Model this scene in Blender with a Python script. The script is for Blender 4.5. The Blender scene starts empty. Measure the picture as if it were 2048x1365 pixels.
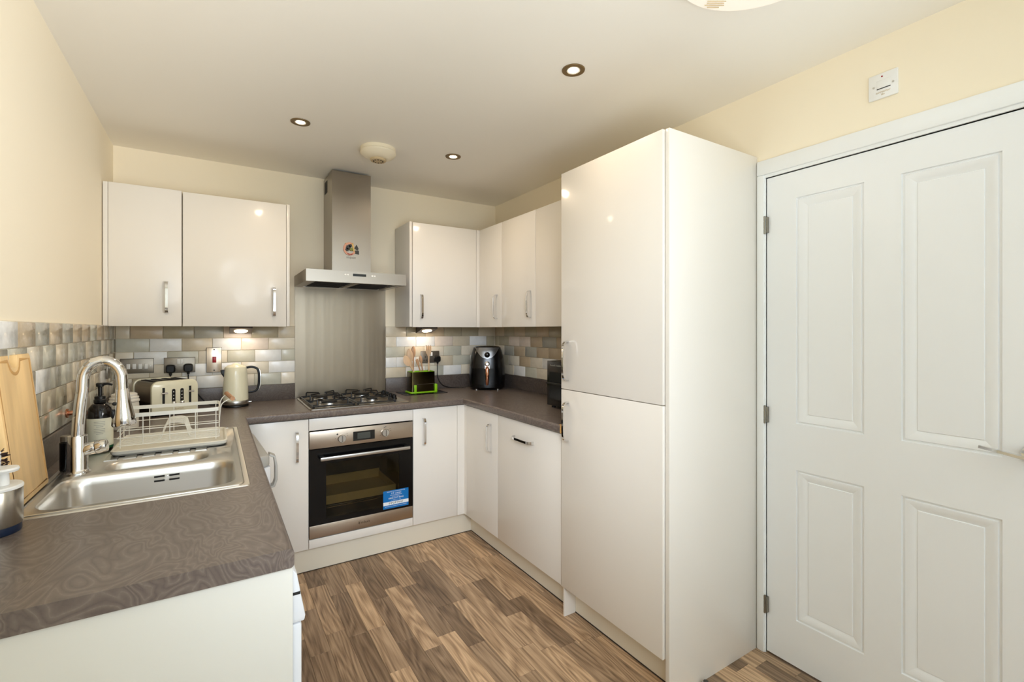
import bpy, bmesh, math, random
from mathutils import Vector, Matrix
R = math.radians
random.seed(7)
SC = bpy.context.scene
COL = SC.collection

# ------------------------------------------------------------------ camera, light, exposure
cam_d = bpy.data.cameras.new('camera')
cam = bpy.data.objects.new('camera', cam_d); COL.objects.link(cam)
cam.location = (0.478, -3.4047, 1.3637)
cam.rotation_euler = (R(90), 0, -0.5614)
cam_d.sensor_width = 36.0
cam_d.lens = 945.37 / 2048 * 36
cam_d.shift_y = -22.56 / 2048
cam_d.clip_start = 0.02
SC.camera = cam

w = bpy.data.worlds.new('world'); SC.world = w; w.use_nodes = True
w.node_tree.nodes['Background'].inputs[0].default_value = (0.75, 0.86, 1.0, 1)
w.node_tree.nodes['Background'].inputs[1].default_value = 1.0

SC.view_settings.view_transform = 'Standard'
SC.view_settings.look = 'None'
SC.view_settings.gamma = 1.0
SC.view_settings.use_curve_mapping = False
SC.view_settings.exposure = 0.0
SC.cycles.use_denoising = True
SC.cycles.max_bounces = 12
SC.cycles.diffuse_bounces = 8
SC.cycles.glossy_bounces = 6
SC.cycles.transparent_max_bounces = 12
SC.cycles.sample_clamp_indirect = 6.0
SC.cycles.caustics_reflective = False
SC.cycles.caustics_refractive = False

def light(name, kind, loc, rot, power, color, **kw):
    d = bpy.data.lights.new(name, kind); d.energy = power; d.color = color
    for k, v in kw.items(): setattr(d, k, v)
    o = bpy.data.objects.new(name, d); COL.objects.link(o)
    o.location = loc; o.rotation_euler = rot
    return o

# fill spots added near the camera in place of an unseen flashgun: part direct, part bounced off ceiling, left wall and the wall behind
def fill_spot(name, loc, aim, power, color, angle, blend, size):
    light(name, 'SPOT', loc, Vector(aim).to_track_quat('-Z', 'Y').to_euler(), power, color, spot_size=R(angle), spot_blend=blend, shadow_soft_size=size)
fill_spot('fill_ceiling', (0.95, -3.4, 1.25), (0.05, 0.55, 0.8), 66, (0.94, 1.0, 1.04), 120, 0.7, 0.38)
fill_spot('fill_left', (1.8, -3.75, 1.4), (-1.8, 2.35, 0.48), 175, (0.98, 0.99, 1.0), 46, 1, 0.3)
fill_spot('fill_rear', (1.2, -3.55, 1.5), (0, -1, 0.1), 310, (0.46, 0.66, 1.0), 140, 1, 0.15)
fill_spot('fill_direct', (0.6, -3.5, 1.75), (1.12, 2.7, -1.12), 180, (0.81, 0.905, 1.04), 62, 1, 0.45)
# ceiling lamp over the floor
light('lamp_glow', 'AREA', (1.69, -2.722, 2.325), (0, 0, 0), 1.2, (0.85, 0.95, 1.0), shape='DISK', size=0.36)
WARM = (1.0, 0.79, 0.56)
for p in ((0.836, -0.875, 2.375), (1.676, -1.955, 2.375), (1.672, -0.852, 2.375)):
    light('downlight_glow', 'SPOT', p, (0, 0, 0), 6 if p[1] < -1.5 else 15, WARM, spot_size=R(165), spot_blend=1.0, shadow_soft_size=0.04)
for p in ((0.611, -0.15, 1.338), (1.795, -0.15, 1.338)):
    light('cabinet_light_glow', 'AREA', p, (R(28), 0, 0), 0.36, (1.0, 0.86, 0.70), shape='RECTANGLE', size=0.07, size_y=0.05)

# ------------------------------------------------------------------ materials
def lin(c):
    r = []
    for v in c:
        v = v / 255.0
        r.append(v / 12.92 if v <= 0.04045 else ((v + 0.055) / 1.055) ** 2.4)
    return (r[0], r[1], r[2], 1.0)

class NT:
    def __init__(s, m):
        s.t = m.node_tree; s.n = s.t.nodes; s.b = s.n['Principled BSDF']
    def add(s, kind, **kw):
        n = s.n.new(kind)
        for k, v in kw.items():
            if k.startswith('i_'): n.inputs[k[2:].replace('_', ' ')].default_value = v
            else: setattr(n, k, v)
        return n
    def link(s, a, b): s.t.links.new(a, b)

def mat(name, col, rough=0.5, metal=0.0, coat=0.0, spec=0.5, bump=None, var=None, emit=None, aniso=0.0, coords='Object'):
    """bump=(scale(xyz or float), strength, distance); var=(scale, amount, detail)"""
    m = bpy.data.materials.new(name); m.use_nodes = True
    t = NT(m); b = t.b
    b.inputs['Base Color'].default_value = lin(col)
    b.inputs['Roughness'].default_value = rough
    b.inputs['Metallic'].default_value = metal
    b.inputs['Coat Weight'].default_value = coat
    b.inputs['Coat Roughness'].default_value = 0.08
    b.inputs['Specular IOR Level'].default_value = spec
    b.inputs['Anisotropic'].default_value = aniso
    if emit:
        b.inputs['Emission Color'].default_value = lin(emit[0]); b.inputs['Emission Strength'].default_value = emit[1]
    if bump or var:
        tc = t.add('ShaderNodeTexCoord')
    def noise(scale, detail=3, rough_=0.5):
        mp = t.add('ShaderNodeMapping')
        if isinstance(scale, (tuple, list)): mp.inputs['Scale'].default_value = scale
        else: mp.inputs['Scale'].default_value = (scale,) * 3
        t.link(tc.outputs[coords], mp.inputs['Vector'])
        n = t.add('ShaderNodeTexNoise'); n.inputs['Scale'].default_value = 1; n.inputs['Detail'].default_value = detail
        n.inputs['Roughness'].default_value = rough_
        t.link(mp.outputs[0], n.inputs['Vector']); return n
    if bump:
        n = noise(bump[0])
        bp = t.add('ShaderNodeBump'); bp.inputs['Strength'].default_value = bump[1]; bp.inputs['Distance'].default_value = bump[2]
        t.link(n.outputs['Fac'], bp.inputs['Height']); t.link(bp.outputs[0], b.inputs['Normal'])
    if var:
        n = noise(var[0], var[2] if len(var) > 2 else 3)
        mr = t.add('ShaderNodeMapRange'); mr.inputs['From Min'].default_value = 0.3; mr.inputs['From Max'].default_value = 0.7
        mr.inputs['To Min'].default_value = 1 - var[1]; mr.inputs['To Max'].default_value = 1 + var[1] * 0.6
        t.link(n.outputs['Fac'], mr.inputs['Value'])
        mx = t.add('ShaderNodeMix', data_type='RGBA', blend_type='MULTIPLY'); mx.inputs['Factor'].default_value = 1
        mx.inputs['A'].default_value = lin(col)
        t.link(mr.outputs[0], mx.inputs['B']); t.link(mx.outputs['Result'], b.inputs['Base Color'])
    return m

M = {}
M['paint'] = mat('cream_wall_paint', (245, 234, 211), 0.75, bump=(220, 0.05, 0.001))
M['ceil'] = mat('ceiling_paint', (242, 238, 229), 0.85, bump=(160, 0.05, 0.001))
M['gloss'] = mat('gloss_cream_lacquer', (233, 228, 220), 0.32, coat=0.3, spec=0.35)
M['carcass'] = mat('cream_melamine', (222, 211, 190), 0.4)
M['plinth'] = mat('cream_plinth', (228, 220, 202), 0.35)
M['endpanel'] = mat('matt_ivory_panel', (218, 216, 208), 0.5)
M['white'] = mat('white_gloss_woodwork', (238, 240, 240), 0.35)
M['doorwhite'] = mat('white_grained_door', (238, 240, 241), 0.38, bump=((260, 260, 9), 0.10, 0.0012))
M['whiteplastic'] = mat('white_plastic', (236, 236, 234), 0.35)
M['appliance'] = mat('white_enamel', (226, 228, 232), 0.25)
M['applgrey'] = mat('grey_appliance_plastic', (172, 170, 164), 0.35)
M['chrome'] = mat('chrome', (225, 225, 225), 0.06, 1.0)
M['steel'] = mat('brushed_steel', (164, 156, 145), 0.32, 1.0, bump=((4, 4, 500), 0.06, 0.0004), aniso=0.5)
M['splash'] = mat('brushed_splashback_steel', (140, 129, 113), 0.3, 1.0, bump=((5.0, 5.0, 0.06), 0.22, 0.016))
M['steelv'] = mat('brushed_steel_vertical', (186, 180, 170), 0.26, 1.0, bump=((400, 400, 3), 0.08, 0.0004))
M['sinksteel'] = mat('satin_sink_steel', (208, 205, 199), 0.3, 1.0, bump=((300, 6, 6), 0.04, 0.0003))
M['ovensteel'] = mat('oven_steel', (186, 172, 156), 0.36, 1.0, bump=((3, 3, 600), 0.05, 0.0003))
M['platesteel'] = mat('satin_plate', (146, 139, 128), 0.36, 0.9)
M['dark_metal'] = mat('bronzed_rim', (120, 98, 64), 0.4, 0.35)
M['darkbrown'] = mat('dark_brown_metal', (62, 46, 30), 0.45, 0.3)
M['hinge'] = mat('hinge_steel', (150, 147, 138), 0.3, 1.0)
M['black'] = mat('black_plastic', (12, 12, 13), 0.35, spec=0.35)
M['blackgloss'] = mat('black_gloss_plastic', (6, 6, 7), 0.2, coat=0.08, spec=0.3)
M['iron'] = mat('black_enamelled_iron', (14, 14, 14), 0.4)
M['burner'] = mat('burner_cap', (30, 30, 30), 0.55)
M['alu'] = mat('aluminium', (200, 198, 194), 0.3, 1.0)
M['dark'] = mat('dark_recess', (22, 20, 18), 0.7)
M['cavity'] = mat('oven_enamel', (58, 55, 50), 0.45)
M['tray'] = mat('baking_tray_liner', (226, 204, 160), 0.6)
M['creamenamel'] = mat('cream_enamel', (240, 236, 210), 0.22, coat=0.4)
M['rack'] = mat('white_coated_wire', (226, 224, 214), 0.4)
M['traycream'] = mat('cream_plastic', (222, 217, 203), 0.4)
M['woodgrip'] = mat('wooden_grip', (176, 128, 88), 0.5, var=((30, 4, 30), 0.25))
M['utensil'] = mat('beech_wood', (222, 188, 152), 0.55, var=((40, 40, 5), 0.18))
M['utensil2'] = mat('darker_beech_wood', (196, 154, 118), 0.55, var=((40, 40, 5), 0.18))
M['amber'] = mat('dark_amber_plastic', (12, 5, 4), 0.15, coat=0.2, spec=0.35)
M['label'] = mat('cream_label', (226, 224, 204), 0.5)
M['ink'] = mat('dark_ink', (62, 60, 56), 0.6)
M['greyink'] = mat('grey_ink', (150, 148, 140), 0.6)
M['green'] = mat('dark_green_print', (20, 96, 60), 0.5)
M['lime'] = mat('lime_plastic', (140, 196, 24), 0.35)
M['olivemetal'] = mat('mirror_dark_steel', (92, 84, 60), 0.16, 1.0)
M['copper'] = mat('copper', (226, 158, 124), 0.14, 1.0)
M['fryergrey'] = mat('grey_satin_panel', (118, 118, 118), 0.3, 0.8)
M['red'] = mat('red_rocker', (150, 8, 30), 0.3)
M['pinkplate'] = mat('polished_plate', (232, 220, 204), 0.24, 0.55)
M['blue'] = mat('sticker_blue', (0, 112, 186), 0.3)
M['bluedark'] = mat('navy_base', (20, 36, 62), 0.4)
M['stickwhite'] = mat('sticker_white', (235, 240, 245), 0.35)
M['bristle'] = mat('brown_bristle', (44, 20, 14), 0.7)
M['alarm'] = mat('alarm_plastic', (236, 226, 202), 0.4)
M['grout'] = mat('pale_grout', (222, 212, 192), 0.85)
M['chip'] = mat('raw_chipboard', (206, 158, 92), 0.8, var=(160, 0.35))
M['jar'] = mat('white_ceramic', (226, 222, 212), 0.25, coat=0.3)
M['lampwhite'] = mat('lamp_diffuser', (244, 238, 228), 0.5, emit=((255, 240, 220), 0.22))
M['rubber'] = mat('dirty_rubber', (70, 66, 60), 0.8)
M['tanprint'] = mat('tan_print', (196, 176, 140), 0.6)
M['glow'] = mat('lit_bulb', (255, 240, 215), 0.4, emit=((255, 226, 180), 9.0))
M['display'] = mat('oven_display', (26, 28, 28), 0.2)
M['lcd'] = mat('lcd_panel', (66, 70, 66), 0.3)
M['magnet_pink'] = mat('magnet_pink', (206, 150, 124), 0.4)
M['magnet_gold'] = mat('magnet_gold', (196, 160, 96), 0.35, 0.4)
M['magnet_dark'] = mat('magnet_dark', (40, 36, 30), 0.4)
M['magnet_green'] = mat('magnet_green', (124, 128, 56), 0.4)
M['magnet_red'] = mat('magnet_red', (140, 60, 50), 0.4)
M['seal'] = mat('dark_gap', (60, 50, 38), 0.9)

def brushed_sweeps(m):
    pass

def glass(name, tint, refl_ior, through):
    m = bpy.data.materials.new(name); m.use_nodes = True
    t = NT(m); nt = m.node_tree
    out = t.n['Material Output']; t.n.remove(t.b)
    tr = t.n.new('ShaderNodeBsdfTransparent'); tr.inputs[0].default_value = (tint[0] * through, tint[1] * through, tint[2] * through, 1)
    gl = t.n.new('ShaderNodeBsdfGlossy'); gl.inputs['Roughness'].default_value = 0.03; gl.inputs[0].default_value = (1, 1, 1, 1)
    fr = t.n.new('ShaderNodeFresnel'); fr.inputs[0].default_value = refl_ior
    mx = t.n.new('ShaderNodeMixShader')
    nt.links.new(fr.outputs[0], mx.inputs[0]); nt.links.new(tr.outputs[0], mx.inputs[1]); nt.links.new(gl.outputs[0], mx.inputs[2])
    nt.links.new(mx.outputs[0], out.inputs[0])
    return m
M['ovenglass'] = glass('smoked_oven_glass', (1.0, 0.95, 0.78), 1.35, 0.6)
M['pane'] = glass('clear_glass', (1, 1, 1), 1.45, 0.97)

def tilemat(name, col, hand=False):
    m = mat(name, col, 0.15 if hand else 0.24, coat=0.25 if hand else 0.1, bump=((26, 26, 34), 0.32 if hand else 0.08, 0.004), var=((34, 34, 34), 0.13 if hand else 0.05, 4))
    t = NT(m)
    oi = t.add('ShaderNodeObjectInfo')
    # shift the noise per tile so no two glaze patterns match
    for n in list(t.n):
        if n.type == 'MAPPING':
            ml = t.add('ShaderNodeMath', operation='MULTIPLY'); ml.inputs[1].default_value = 37.0
            cb = t.add('ShaderNodeCombineXYZ')
            t.link(oi.outputs['Random'], ml.inputs[0]); t.link(ml.outputs[0], cb.inputs[0]); t.link(ml.outputs[0], cb.inputs[2])
            t.link(cb.outputs[0], n.inputs['Location'])
    return m
TC = {'W': (236, 236, 234), 'C': (228, 219, 201), 'P': (231, 217, 203), 'T': (212, 200, 177), 'S': (200, 198, 183),
      'G': (178, 175, 162), 'D': (178, 168, 143), 'K': (196, 177, 149)}
TM = {k: tilemat('tile_glaze_' + n, TC[k]) for k, n in
      zip('WCPTSGDK', ('white', 'cream', 'blush', 'taupe', 'sage', 'grey', 'olive', 'brown'))}
TMH = {k: tilemat('handmade_glaze_' + k.lower(), TC[k], True) for k in TC}

def worktop_material(name='wood_contour_laminate', rotate=0.0, k=1.0):
    m = mat(name, (120, 107, 98), 0.33, spec=0.45)
    t = NT(m)
    tc = t.add('ShaderNodeTexCoord')
    mp = t.add('ShaderNodeMapping'); mp.inputs['Scale'].default_value = (5.2, 2.6, 5.2); mp.inputs['Rotation'].default_value = (0, 0, rotate)
    t.link(tc.outputs['Object'], mp.inputs['Vector'])
    n = t.add('ShaderNodeTexNoise'); n.inputs['Scale'].default_value = 1.6; n.inputs['Detail'].default_value = 2.5
    n.inputs['Roughness'].default_value = 0.5; n.inputs['Distortion'].default_value = 1.1
    t.link(mp.outputs[0], n.inputs['Vector'])
    m1 = t.add('ShaderNodeMath', operation='MULTIPLY'); m1.inputs[1].default_value = 17.0
    t.link(n.outputs['Fac'], m1.inputs[0])
    fr = t.add('ShaderNodeMath', operation='PINGPONG'); fr.inputs[1].default_value = 0.5
    t.link(m1.outputs[0], fr.inputs[0])
    m2 = t.add('ShaderNodeMath', operation='MULTIPLY'); m2.inputs[1].default_value = 2.0
    t.link(fr.outputs[0], m2.inputs[0])
    n2 = t.add('ShaderNodeTexNoise'); n2.inputs['Scale'].default_value = 34; n2.inputs['Detail'].default_value = 4
    t.link(mp.outputs[0], n2.inputs['Vector'])
    ad = t.add('ShaderNodeMath', operation='MULTIPLY_ADD'); ad.inputs[1].default_value = 0.55
    t.link(n2.outputs['Fac'], ad.inputs[0]); t.link(m2.outputs[0], ad.inputs[2])
    ds = t.add('ShaderNodeMath', operation='MULTIPLY'); ds.inputs[1].default_value = 0.68
    t.link(ad.outputs[0], ds.inputs[0])
    cr = t.add('ShaderNodeValToRGB'); e = cr.color_ramp.elements
    e[0].position = 0.05; e[0].color = lin((90, 80, 75)); e[1].position = 1.0; e[1].color = lin((132, 121, 112))
    x = e.new(0.32); x.color = lin((102, 91, 85)); x = e.new(0.75); x.color = lin((113, 102, 95))
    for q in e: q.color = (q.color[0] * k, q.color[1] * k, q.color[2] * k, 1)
    t.link(ds.outputs[0], cr.inputs[0]); t.link(cr.outputs[0], t.b.inputs['Base Color'])
    return m
M['worktop'] = worktop_material()
M['upstand'] = worktop_material('wood_contour_laminate_shaded', k=0.72)  # same laminate as the worktop, with shade painted into its colour

def plank_material():
    m = mat('printed_wood_plank', (140, 108, 76), 0.42, spec=0.4)
    t = NT(m)
    tc = t.add('ShaderNodeTexCoord'); oi = t.add('ShaderNodeObjectInfo')
    ml = t.add('ShaderNodeMath', operation='MULTIPLY'); ml.inputs[1].default_value = 61.0; t.link(oi.outputs['Random'], ml.inputs[0])
    cb = t.add('ShaderNodeCombineXYZ'); t.link(ml.outputs[0], cb.inputs[0]); t.link(ml.outputs[0], cb.inputs[1])
    mp = t.add('ShaderNodeMapping'); mp.inputs['Scale'].default_value = (8, 0.85, 8)
    t.link(tc.outputs['Object'], mp.inputs['Vector']); t.link(cb.outputs[0], mp.inputs['Location'])
    n = t.add('ShaderNodeTexNoise'); n.inputs['Scale'].default_value = 1.3; n.inputs['Detail'].default_value = 1.2; n.inputs['Distortion'].default_value = 0.25
    t.link(mp.outputs[0], n.inputs['Vector'])
    m1 = t.add('ShaderNodeMath', operation='MULTIPLY'); m1.inputs[1].default_value = 11.0; t.link(n.outputs['Fac'], m1.inputs[0])
    pp = t.add('ShaderNodeMath', operation='PINGPONG'); pp.inputs[1].default_value = 0.5; t.link(m1.outputs[0], pp.inputs[0])
    mp2 = t.add('ShaderNodeMapping'); mp2.inputs['Scale'].default_value = (150, 5, 150)
    t.link(tc.outputs['Object'], mp2.inputs['Vector']); t.link(cb.outputs[0], mp2.inputs['Location'])
    n2 = t.add('ShaderNodeTexNoise'); n2.inputs['Scale'].default_value = 1; n2.inputs['Detail'].default_value = 4
    t.link(mp2.outputs[0], n2.inputs['Vector'])
    ad = t.add('ShaderNodeMath', operation='MULTIPLY_ADD'); ad.inputs[1].default_value = 0.75; t.link(pp.outputs[0], ad.inputs[0]); t.link(n2.outputs['Fac'], ad.inputs[2])
    cr = t.add('ShaderNodeValToRGB'); e = cr.color_ramp.elements
    e[0].position = 0.28; e[0].color = lin((104, 83, 64)); e[1].position = 0.95; e[1].color = lin((193, 166, 136))
    x = e.new(0.60); x.color = lin((156, 130, 103))
    t.link(ad.outputs[0], cr.inputs[0])
    r2 = t.add('ShaderNodeMath', operation='MULTIPLY'); r2.inputs[1].default_value = 7.13; t.link(oi.outputs['Random'], r2.inputs[0])
    r3 = t.add('ShaderNodeMath', operation='FRACT'); t.link(r2.outputs[0], r3.inputs[0])
    c2 = t.add('ShaderNodeValToRGB'); e = c2.color_ramp.elements
    e[0].position = 0; e[0].color = (0.42, 0.39, 0.37, 1); e[1].position = 1; e[1].color = (1.34, 1.30, 1.24, 1)
    x = e.new(0.35); x.color = (0.74, 0.72, 0.71, 1)
    t.link(r3.outputs[0], c2.inputs[0])
    mx = t.add('ShaderNodeMix', data_type='RGBA', blend_type='MULTIPLY'); mx.inputs['Factor'].default_value = 1
    t.link(cr.outputs[0], mx.inputs['A']); t.link(c2.outputs[0], mx.inputs['B']); t.link(mx.outputs['Result'], t.b.inputs['Base Color'])
    return m
M['plank'] = plank_material()
M['floorbase'] = mat('floor_underlay', (150, 122, 94), 0.6, var=((8, 1.5, 8), 0.3))
M['board'] = mat('bamboo_board', (243, 206, 148), 0.5, var=((26, 26, 2.2), 0.13, 3))
M['boardedge'] = mat('bamboo_groove', (206, 160, 98), 0.55)

# ------------------------------------------------------------------ mesh building
WL = {}
class MB:
    def __init__(s): s.v = []; s.f = []
    def quad(s, a, b, c, d):
        i = len(s.v); s.v += [a, b, c, d]; s.f.append((i, i + 1, i + 2, i + 3))
    def ngon(s, pts):
        i = len(s.v); s.v += list(pts); s.f.append(tuple(range(i, i + len(pts))))
    def box(s, x0, x1, y0, y1, z0, z1):
        x0, x1 = min(x0, x1), max(x0, x1); y0, y1 = min(y0, y1), max(y0, y1); z0, z1 = min(z0, z1), max(z0, z1)
        i = len(s.v)
        s.v += [(x0, y0, z0), (x1, y0, z0), (x1, y1, z0), (x0, y1, z0), (x0, y0, z1), (x1, y0, z1), (x1, y1, z1), (x0, y1, z1)]
        for f in ((3, 2, 1, 0), (4, 5, 6, 7), (0, 1, 5, 4), (1, 2, 6, 5), (2, 3, 7, 6), (3, 0, 4, 7)): s.f.append(tuple(i + k for k in f))
        return s
    def rings(s, rings, closed=True, cap0=False, cap1=False, loop=False):
        n = len(rings[0]); i0 = len(s.v)
        for r in rings: s.v += [tuple(p) for p in r]
        m = len(rings)
        for a in range(m if loop else m - 1):
            b = (a + 1) % m
            for k in range(n if closed else n - 1):
                k2 = (k + 1) % n
                s.f.append((i0 + a * n + k, i0 + a * n + k2, i0 + b * n + k2, i0 + b * n + k))
        if cap0: s.f.append(tuple(i0 + k for k in range(n))[::-1])
        if cap1: s.f.append(tuple(i0 + (m - 1) * n + k for k in range(n)))
        return s
    def lathe(s, cx, cy, prof, n=28, sx=1, sy=1, caps=True):
        rr = []
        for r, z in prof:
            rr.append([(cx + r * sx * math.cos(2 * math.pi * k / n), cy + r * sy * math.sin(2 * math.pi * k / n), z) for k in range(n)])
        return s.rings(rr, cap0=caps, cap1=caps)
    def cyl(s, a, b, r0, r1=None, n=20):
        r1 = r0 if r1 is None else r1
        return s.tube([a, b], [r0, r1], n)
    def tube(s, pts, r, n=8, loop=False, flat=None):
        pts = [Vector(p) for p in pts]; m = len(pts)
        rs = r if isinstance(r, (list, tuple)) else [r] * m
        up = None; rr = []
        for i, p in enumerate(pts):
            if loop: d = pts[(i + 1) % m] - pts[i - 1]
            elif i == 0: d = pts[1] - pts[0]
            elif i == m - 1: d = pts[-1] - pts[-2]
            else: d = (pts[i + 1] - p).normalized() + (p - pts[i - 1]).normalized()
            if d.length < 1e-9: d = Vector((0, 0, 1))
            d.normalize()
            if up is None:
                up = Vector((0, 0, 1)) if abs(d.z) < 0.9 else Vector((1, 0, 0))
            u = (up - d * up.dot(d)); 
            if u.length < 1e-6: u = d.orthogonal()
            u.normalize(); up = u; q = d.cross(u)
            f = flat or (1, 1)
            rr.append([tuple(p + (u * math.cos(2 * math.pi * k / n) * f[0] + q * math.sin(2 * math.pi * k / n) * f[1]) * rs[i]) for k in range(n)])
        return s.rings(rr, cap0=not loop, cap1=not loop, loop=loop)
    def strap(s, pts, wdir, w, t):
        """flat bar of width w (along wdir) and thickness t swept along pts"""
        pts = [Vector(p) for p in pts]; wd = Vector(wdir).normalized(); rr = []; m = len(pts)
        ws = w if isinstance(w, (list, tuple)) else [w] * m
        for i, p in enumerate(pts):
            d = pts[min(i + 1, m - 1)] - pts[max(i - 1, 0)]; d.normalize(); nn = d.cross(wd).normalized()
            a, b = wd * ws[i] / 2, nn * t / 2
            rr.append([tuple(p + a + b), tuple(p - a + b), tuple(p - a - b), tuple(p + a - b)])
        return s.rings(rr, cap0=True, cap1=True)
    def sphere(s, c, r, n=16, m=10, sc=(1, 1, 1)):
        rr = []
        for j in range(1, m):
            th = math.pi * j / m
            rr.append([(c[0] + r * sc[0] * math.sin(th) * math.cos(2 * math.pi * k / n), c[1] + r * sc[1] * math.sin(th) * math.sin(2 * math.pi * k / n), c[2] - r * sc[2] * math.cos(th)) for k in range(n)])
        return s.rings(rr, cap0=True, cap1=True)
    def prism(s, pts, axis, a, b):
        """2-D outline extruded along an axis: axis 'x' takes (y,z), 'y' takes (x,z), 'z' takes (x,y)"""
        def P(p, c): return {'x': (c, p[0], p[1]), 'y': (p[0], c, p[1]), 'z': (p[0], p[1], c)}[axis]
        return s.rings([[P(p, a) for p in pts], [P(p, b) for p in pts]], cap0=True, cap1=True)
    def build(s, name, material, parent=None, bevel=0.0, seg=2, smooth=35, label=None, kind=None, local=False, merge=False):
        me = bpy.data.meshes.new(name)
        vs = [Vector(p) for p in s.v]
        if local: org = Vector((0, 0, 0))
        else:
            lo = [min(p[k] for p in vs) for k in range(3)]; hi = [max(p[k] for p in vs) for k in range(3)]
            org = Vector(((lo[0] + hi[0]) / 2, (lo[1] + hi[1]) / 2, lo[2]))
        me.from_pydata([p - org for p in vs], [], s.f)
        bm = bmesh.new(); bm.from_mesh(me)
        if merge: bmesh.ops.remove_doubles(bm, verts=bm.verts, dist=1e-5)
        bmesh.ops.recalc_face_normals(bm, faces=bm.faces)
        if bevel:
            ed = [e for e in bm.edges if e.is_manifold and e.calc_face_angle(0) > R(40)]
            bmesh.ops.bevel(bm, geom=ed, offset=bevel, segments=seg, affect='EDGES', profile=0.5, clamp_overlap=True)
        bm.to_mesh(me); bm.free()
        if smooth:
            me.polygons.foreach_set('use_smooth', [True] * len(me.polygons)); me.set_sharp_from_angle(angle=R(smooth))
        me.materials.append(material if not isinstance(material, str) else M[material])
        o = bpy.data.objects.new(name, me); COL.objects.link(o)
        pw = WL.get(parent.name, Vector((0, 0, 0))) if parent else Vector((0, 0, 0))
        if parent: o.parent = parent
        o.location = org - pw; WL[o.name] = org
        if label: o['label'] = label
        if kind: o['kind'] = kind
        return o

def tag(o, label=None, cat=None, group=None, kind=None):
    if label: o['label'] = label
    if cat: o['category'] = cat
    if group: o['group'] = group
    if kind: o['kind'] = kind
    return o
def thing(name, label, cat, loc, group=None, rot=None, local=False, kind=None):
    o = bpy.data.objects.new(name, None); COL.objects.link(o); o.empty_display_size = 0.05
    o.location = loc
    if rot is not None: o.rotation_euler = (0, 0, rot)
    WL[o.name] = Vector((0, 0, 0)) if local else Vector(loc)
    return tag(o, label, cat, group, kind)

def text(body, size, pos, right, up, material, parent, name='lettering', width=None, shear=0.0, depth=0.0004):
    cu = bpy.data.curves.new('t', 'FONT'); cu.body = body; cu.size = size; cu.align_x = 'CENTER'; cu.align_y = 'CENTER'
    cu.extrude = depth / 2; cu.shear = shear; cu.resolution_u = 2
    to = bpy.data.objects.new('t', cu); COL.objects.link(to)
    dg = bpy.context.evaluated_depsgraph_get(); dg.update()
    me = bpy.data.meshes.new_from_object(to.evaluated_get(dg))
    bpy.data.objects.remove(to); bpy.data.curves.remove(cu)
    rt, u = Vector(right).normalized(), Vector(up).normalized(); nn = rt.cross(u); p = Vector(pos)
    if width:
        xs = [v.co.x for v in me.vertices]; k = width / max(1e-6, max(xs) - min(xs))
    else: k = 1
    for v in me.vertices:
        c = v.co.copy(); v.co = rt * c.x * k + u * c.y + nn * c.z
    me.materials.clear(); me.materials.append(M[material])
    o = bpy.data.objects.new(name, me); COL.objects.link(o)
    if parent:
        o.parent = parent; o.location = p - WL.get(parent.name, Vector((0, 0, 0)))
    else: o.location = p
    return o

def rrect(cx, cy, w_, h_, r, n=5):
    out = []
    for (sx, sy, a0) in ((1, 1, 0), (-1, 1, 90), (-1, -1, 180), (1, -1, 270)):
        for k in range(n + 1):
            a = R(a0 + 90 * k / n)
            out.append((cx + sx * (w_ / 2 - r) + r * math.cos(a), cy + sy * (h_ / 2 - r) + r * math.sin(a)))
    return out

def cells(mb, xs, ys, inside, z0, z1):
    nx, ny = len(xs) - 1, len(ys) - 1
    ok = lambda i, j: 0 <= i < nx and 0 <= j < ny and inside((xs[i] + xs[i + 1]) / 2, (ys[j] + ys[j + 1]) / 2)
    for i in range(nx):
        for j in range(ny):
            if not ok(i, j): continue
            a, b, c, d = xs[i], xs[i + 1], ys[j], ys[j + 1]
            mb.quad((a, c, z1), (b, c, z1), (b, d, z1), (a, d, z1)); mb.quad((a, d, z0), (b, d, z0), (b, c, z0), (a, c, z0))
            if not ok(i - 1, j): mb.quad((a, d, z0), (a, c, z0), (a, c, z1), (a, d, z1))
            if not ok(i + 1, j): mb.quad((b, c, z0), (b, d, z0), (b, d, z1), (b, c, z1))
            if not ok(i, j - 1): mb.quad((a, c, z0), (b, c, z0), (b, c, z1), (a, c, z1))
            if not ok(i, j + 1): mb.quad((b, d, z0), (a, d, z0), (a, d, z1), (b, d, z1))

# ------------------------------------------------------------------ room shell
W_, HC, YR = 2.455, 2.39, -5.05
DY0, DY1, DZ = -3.118, -2.283, 2.006            # door opening in the right wall

wl = MB().box(-0.1, 0, YR, 0.1, -0.02, HC).build('wall_left', 'paint', kind='structure')
tag(wl, 'cream painted left-hand wall with tiles along the sink', 'wall')
wb = MB().box(0, W_, 0, 0.1, -0.02, HC).build('wall_back', 'paint', kind='structure')
tag(wb, 'cream painted far wall behind the hob and hood', 'wall')
m_ = MB()
m_.box(W_, W_ + 0.1, DY1, 0.1, -0.02, HC); m_.box(W_, W_ + 0.1, YR, DY0, -0.02, HC); m_.box(W_, W_ + 0.1, DY0, DY1, DZ, HC)
wr = m_.build('wall_right', 'paint', kind='structure')
tag(wr, 'cream painted right-hand wall holding the white door', 'wall')
tag(MB().box(-0.1, W_ + 0.1, YR - 0.1, YR, -0.02, HC).build('wall_rear', 'paint', kind='structure'), 'cream wall behind the camera', 'wall')
tag(MB().box(-0.1, W_ + 0.1, YR - 0.1, 0.1, HC, HC + 0.08).build('ceiling', 'ceil', kind='structure'), 'off-white flat plaster ceiling', 'ceiling')
fl = MB().box(-0.1, W_ + 0.1, YR - 0.1, 0.1, -0.05, -0.003).build('floor', 'floorbase', kind='structure')
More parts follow.
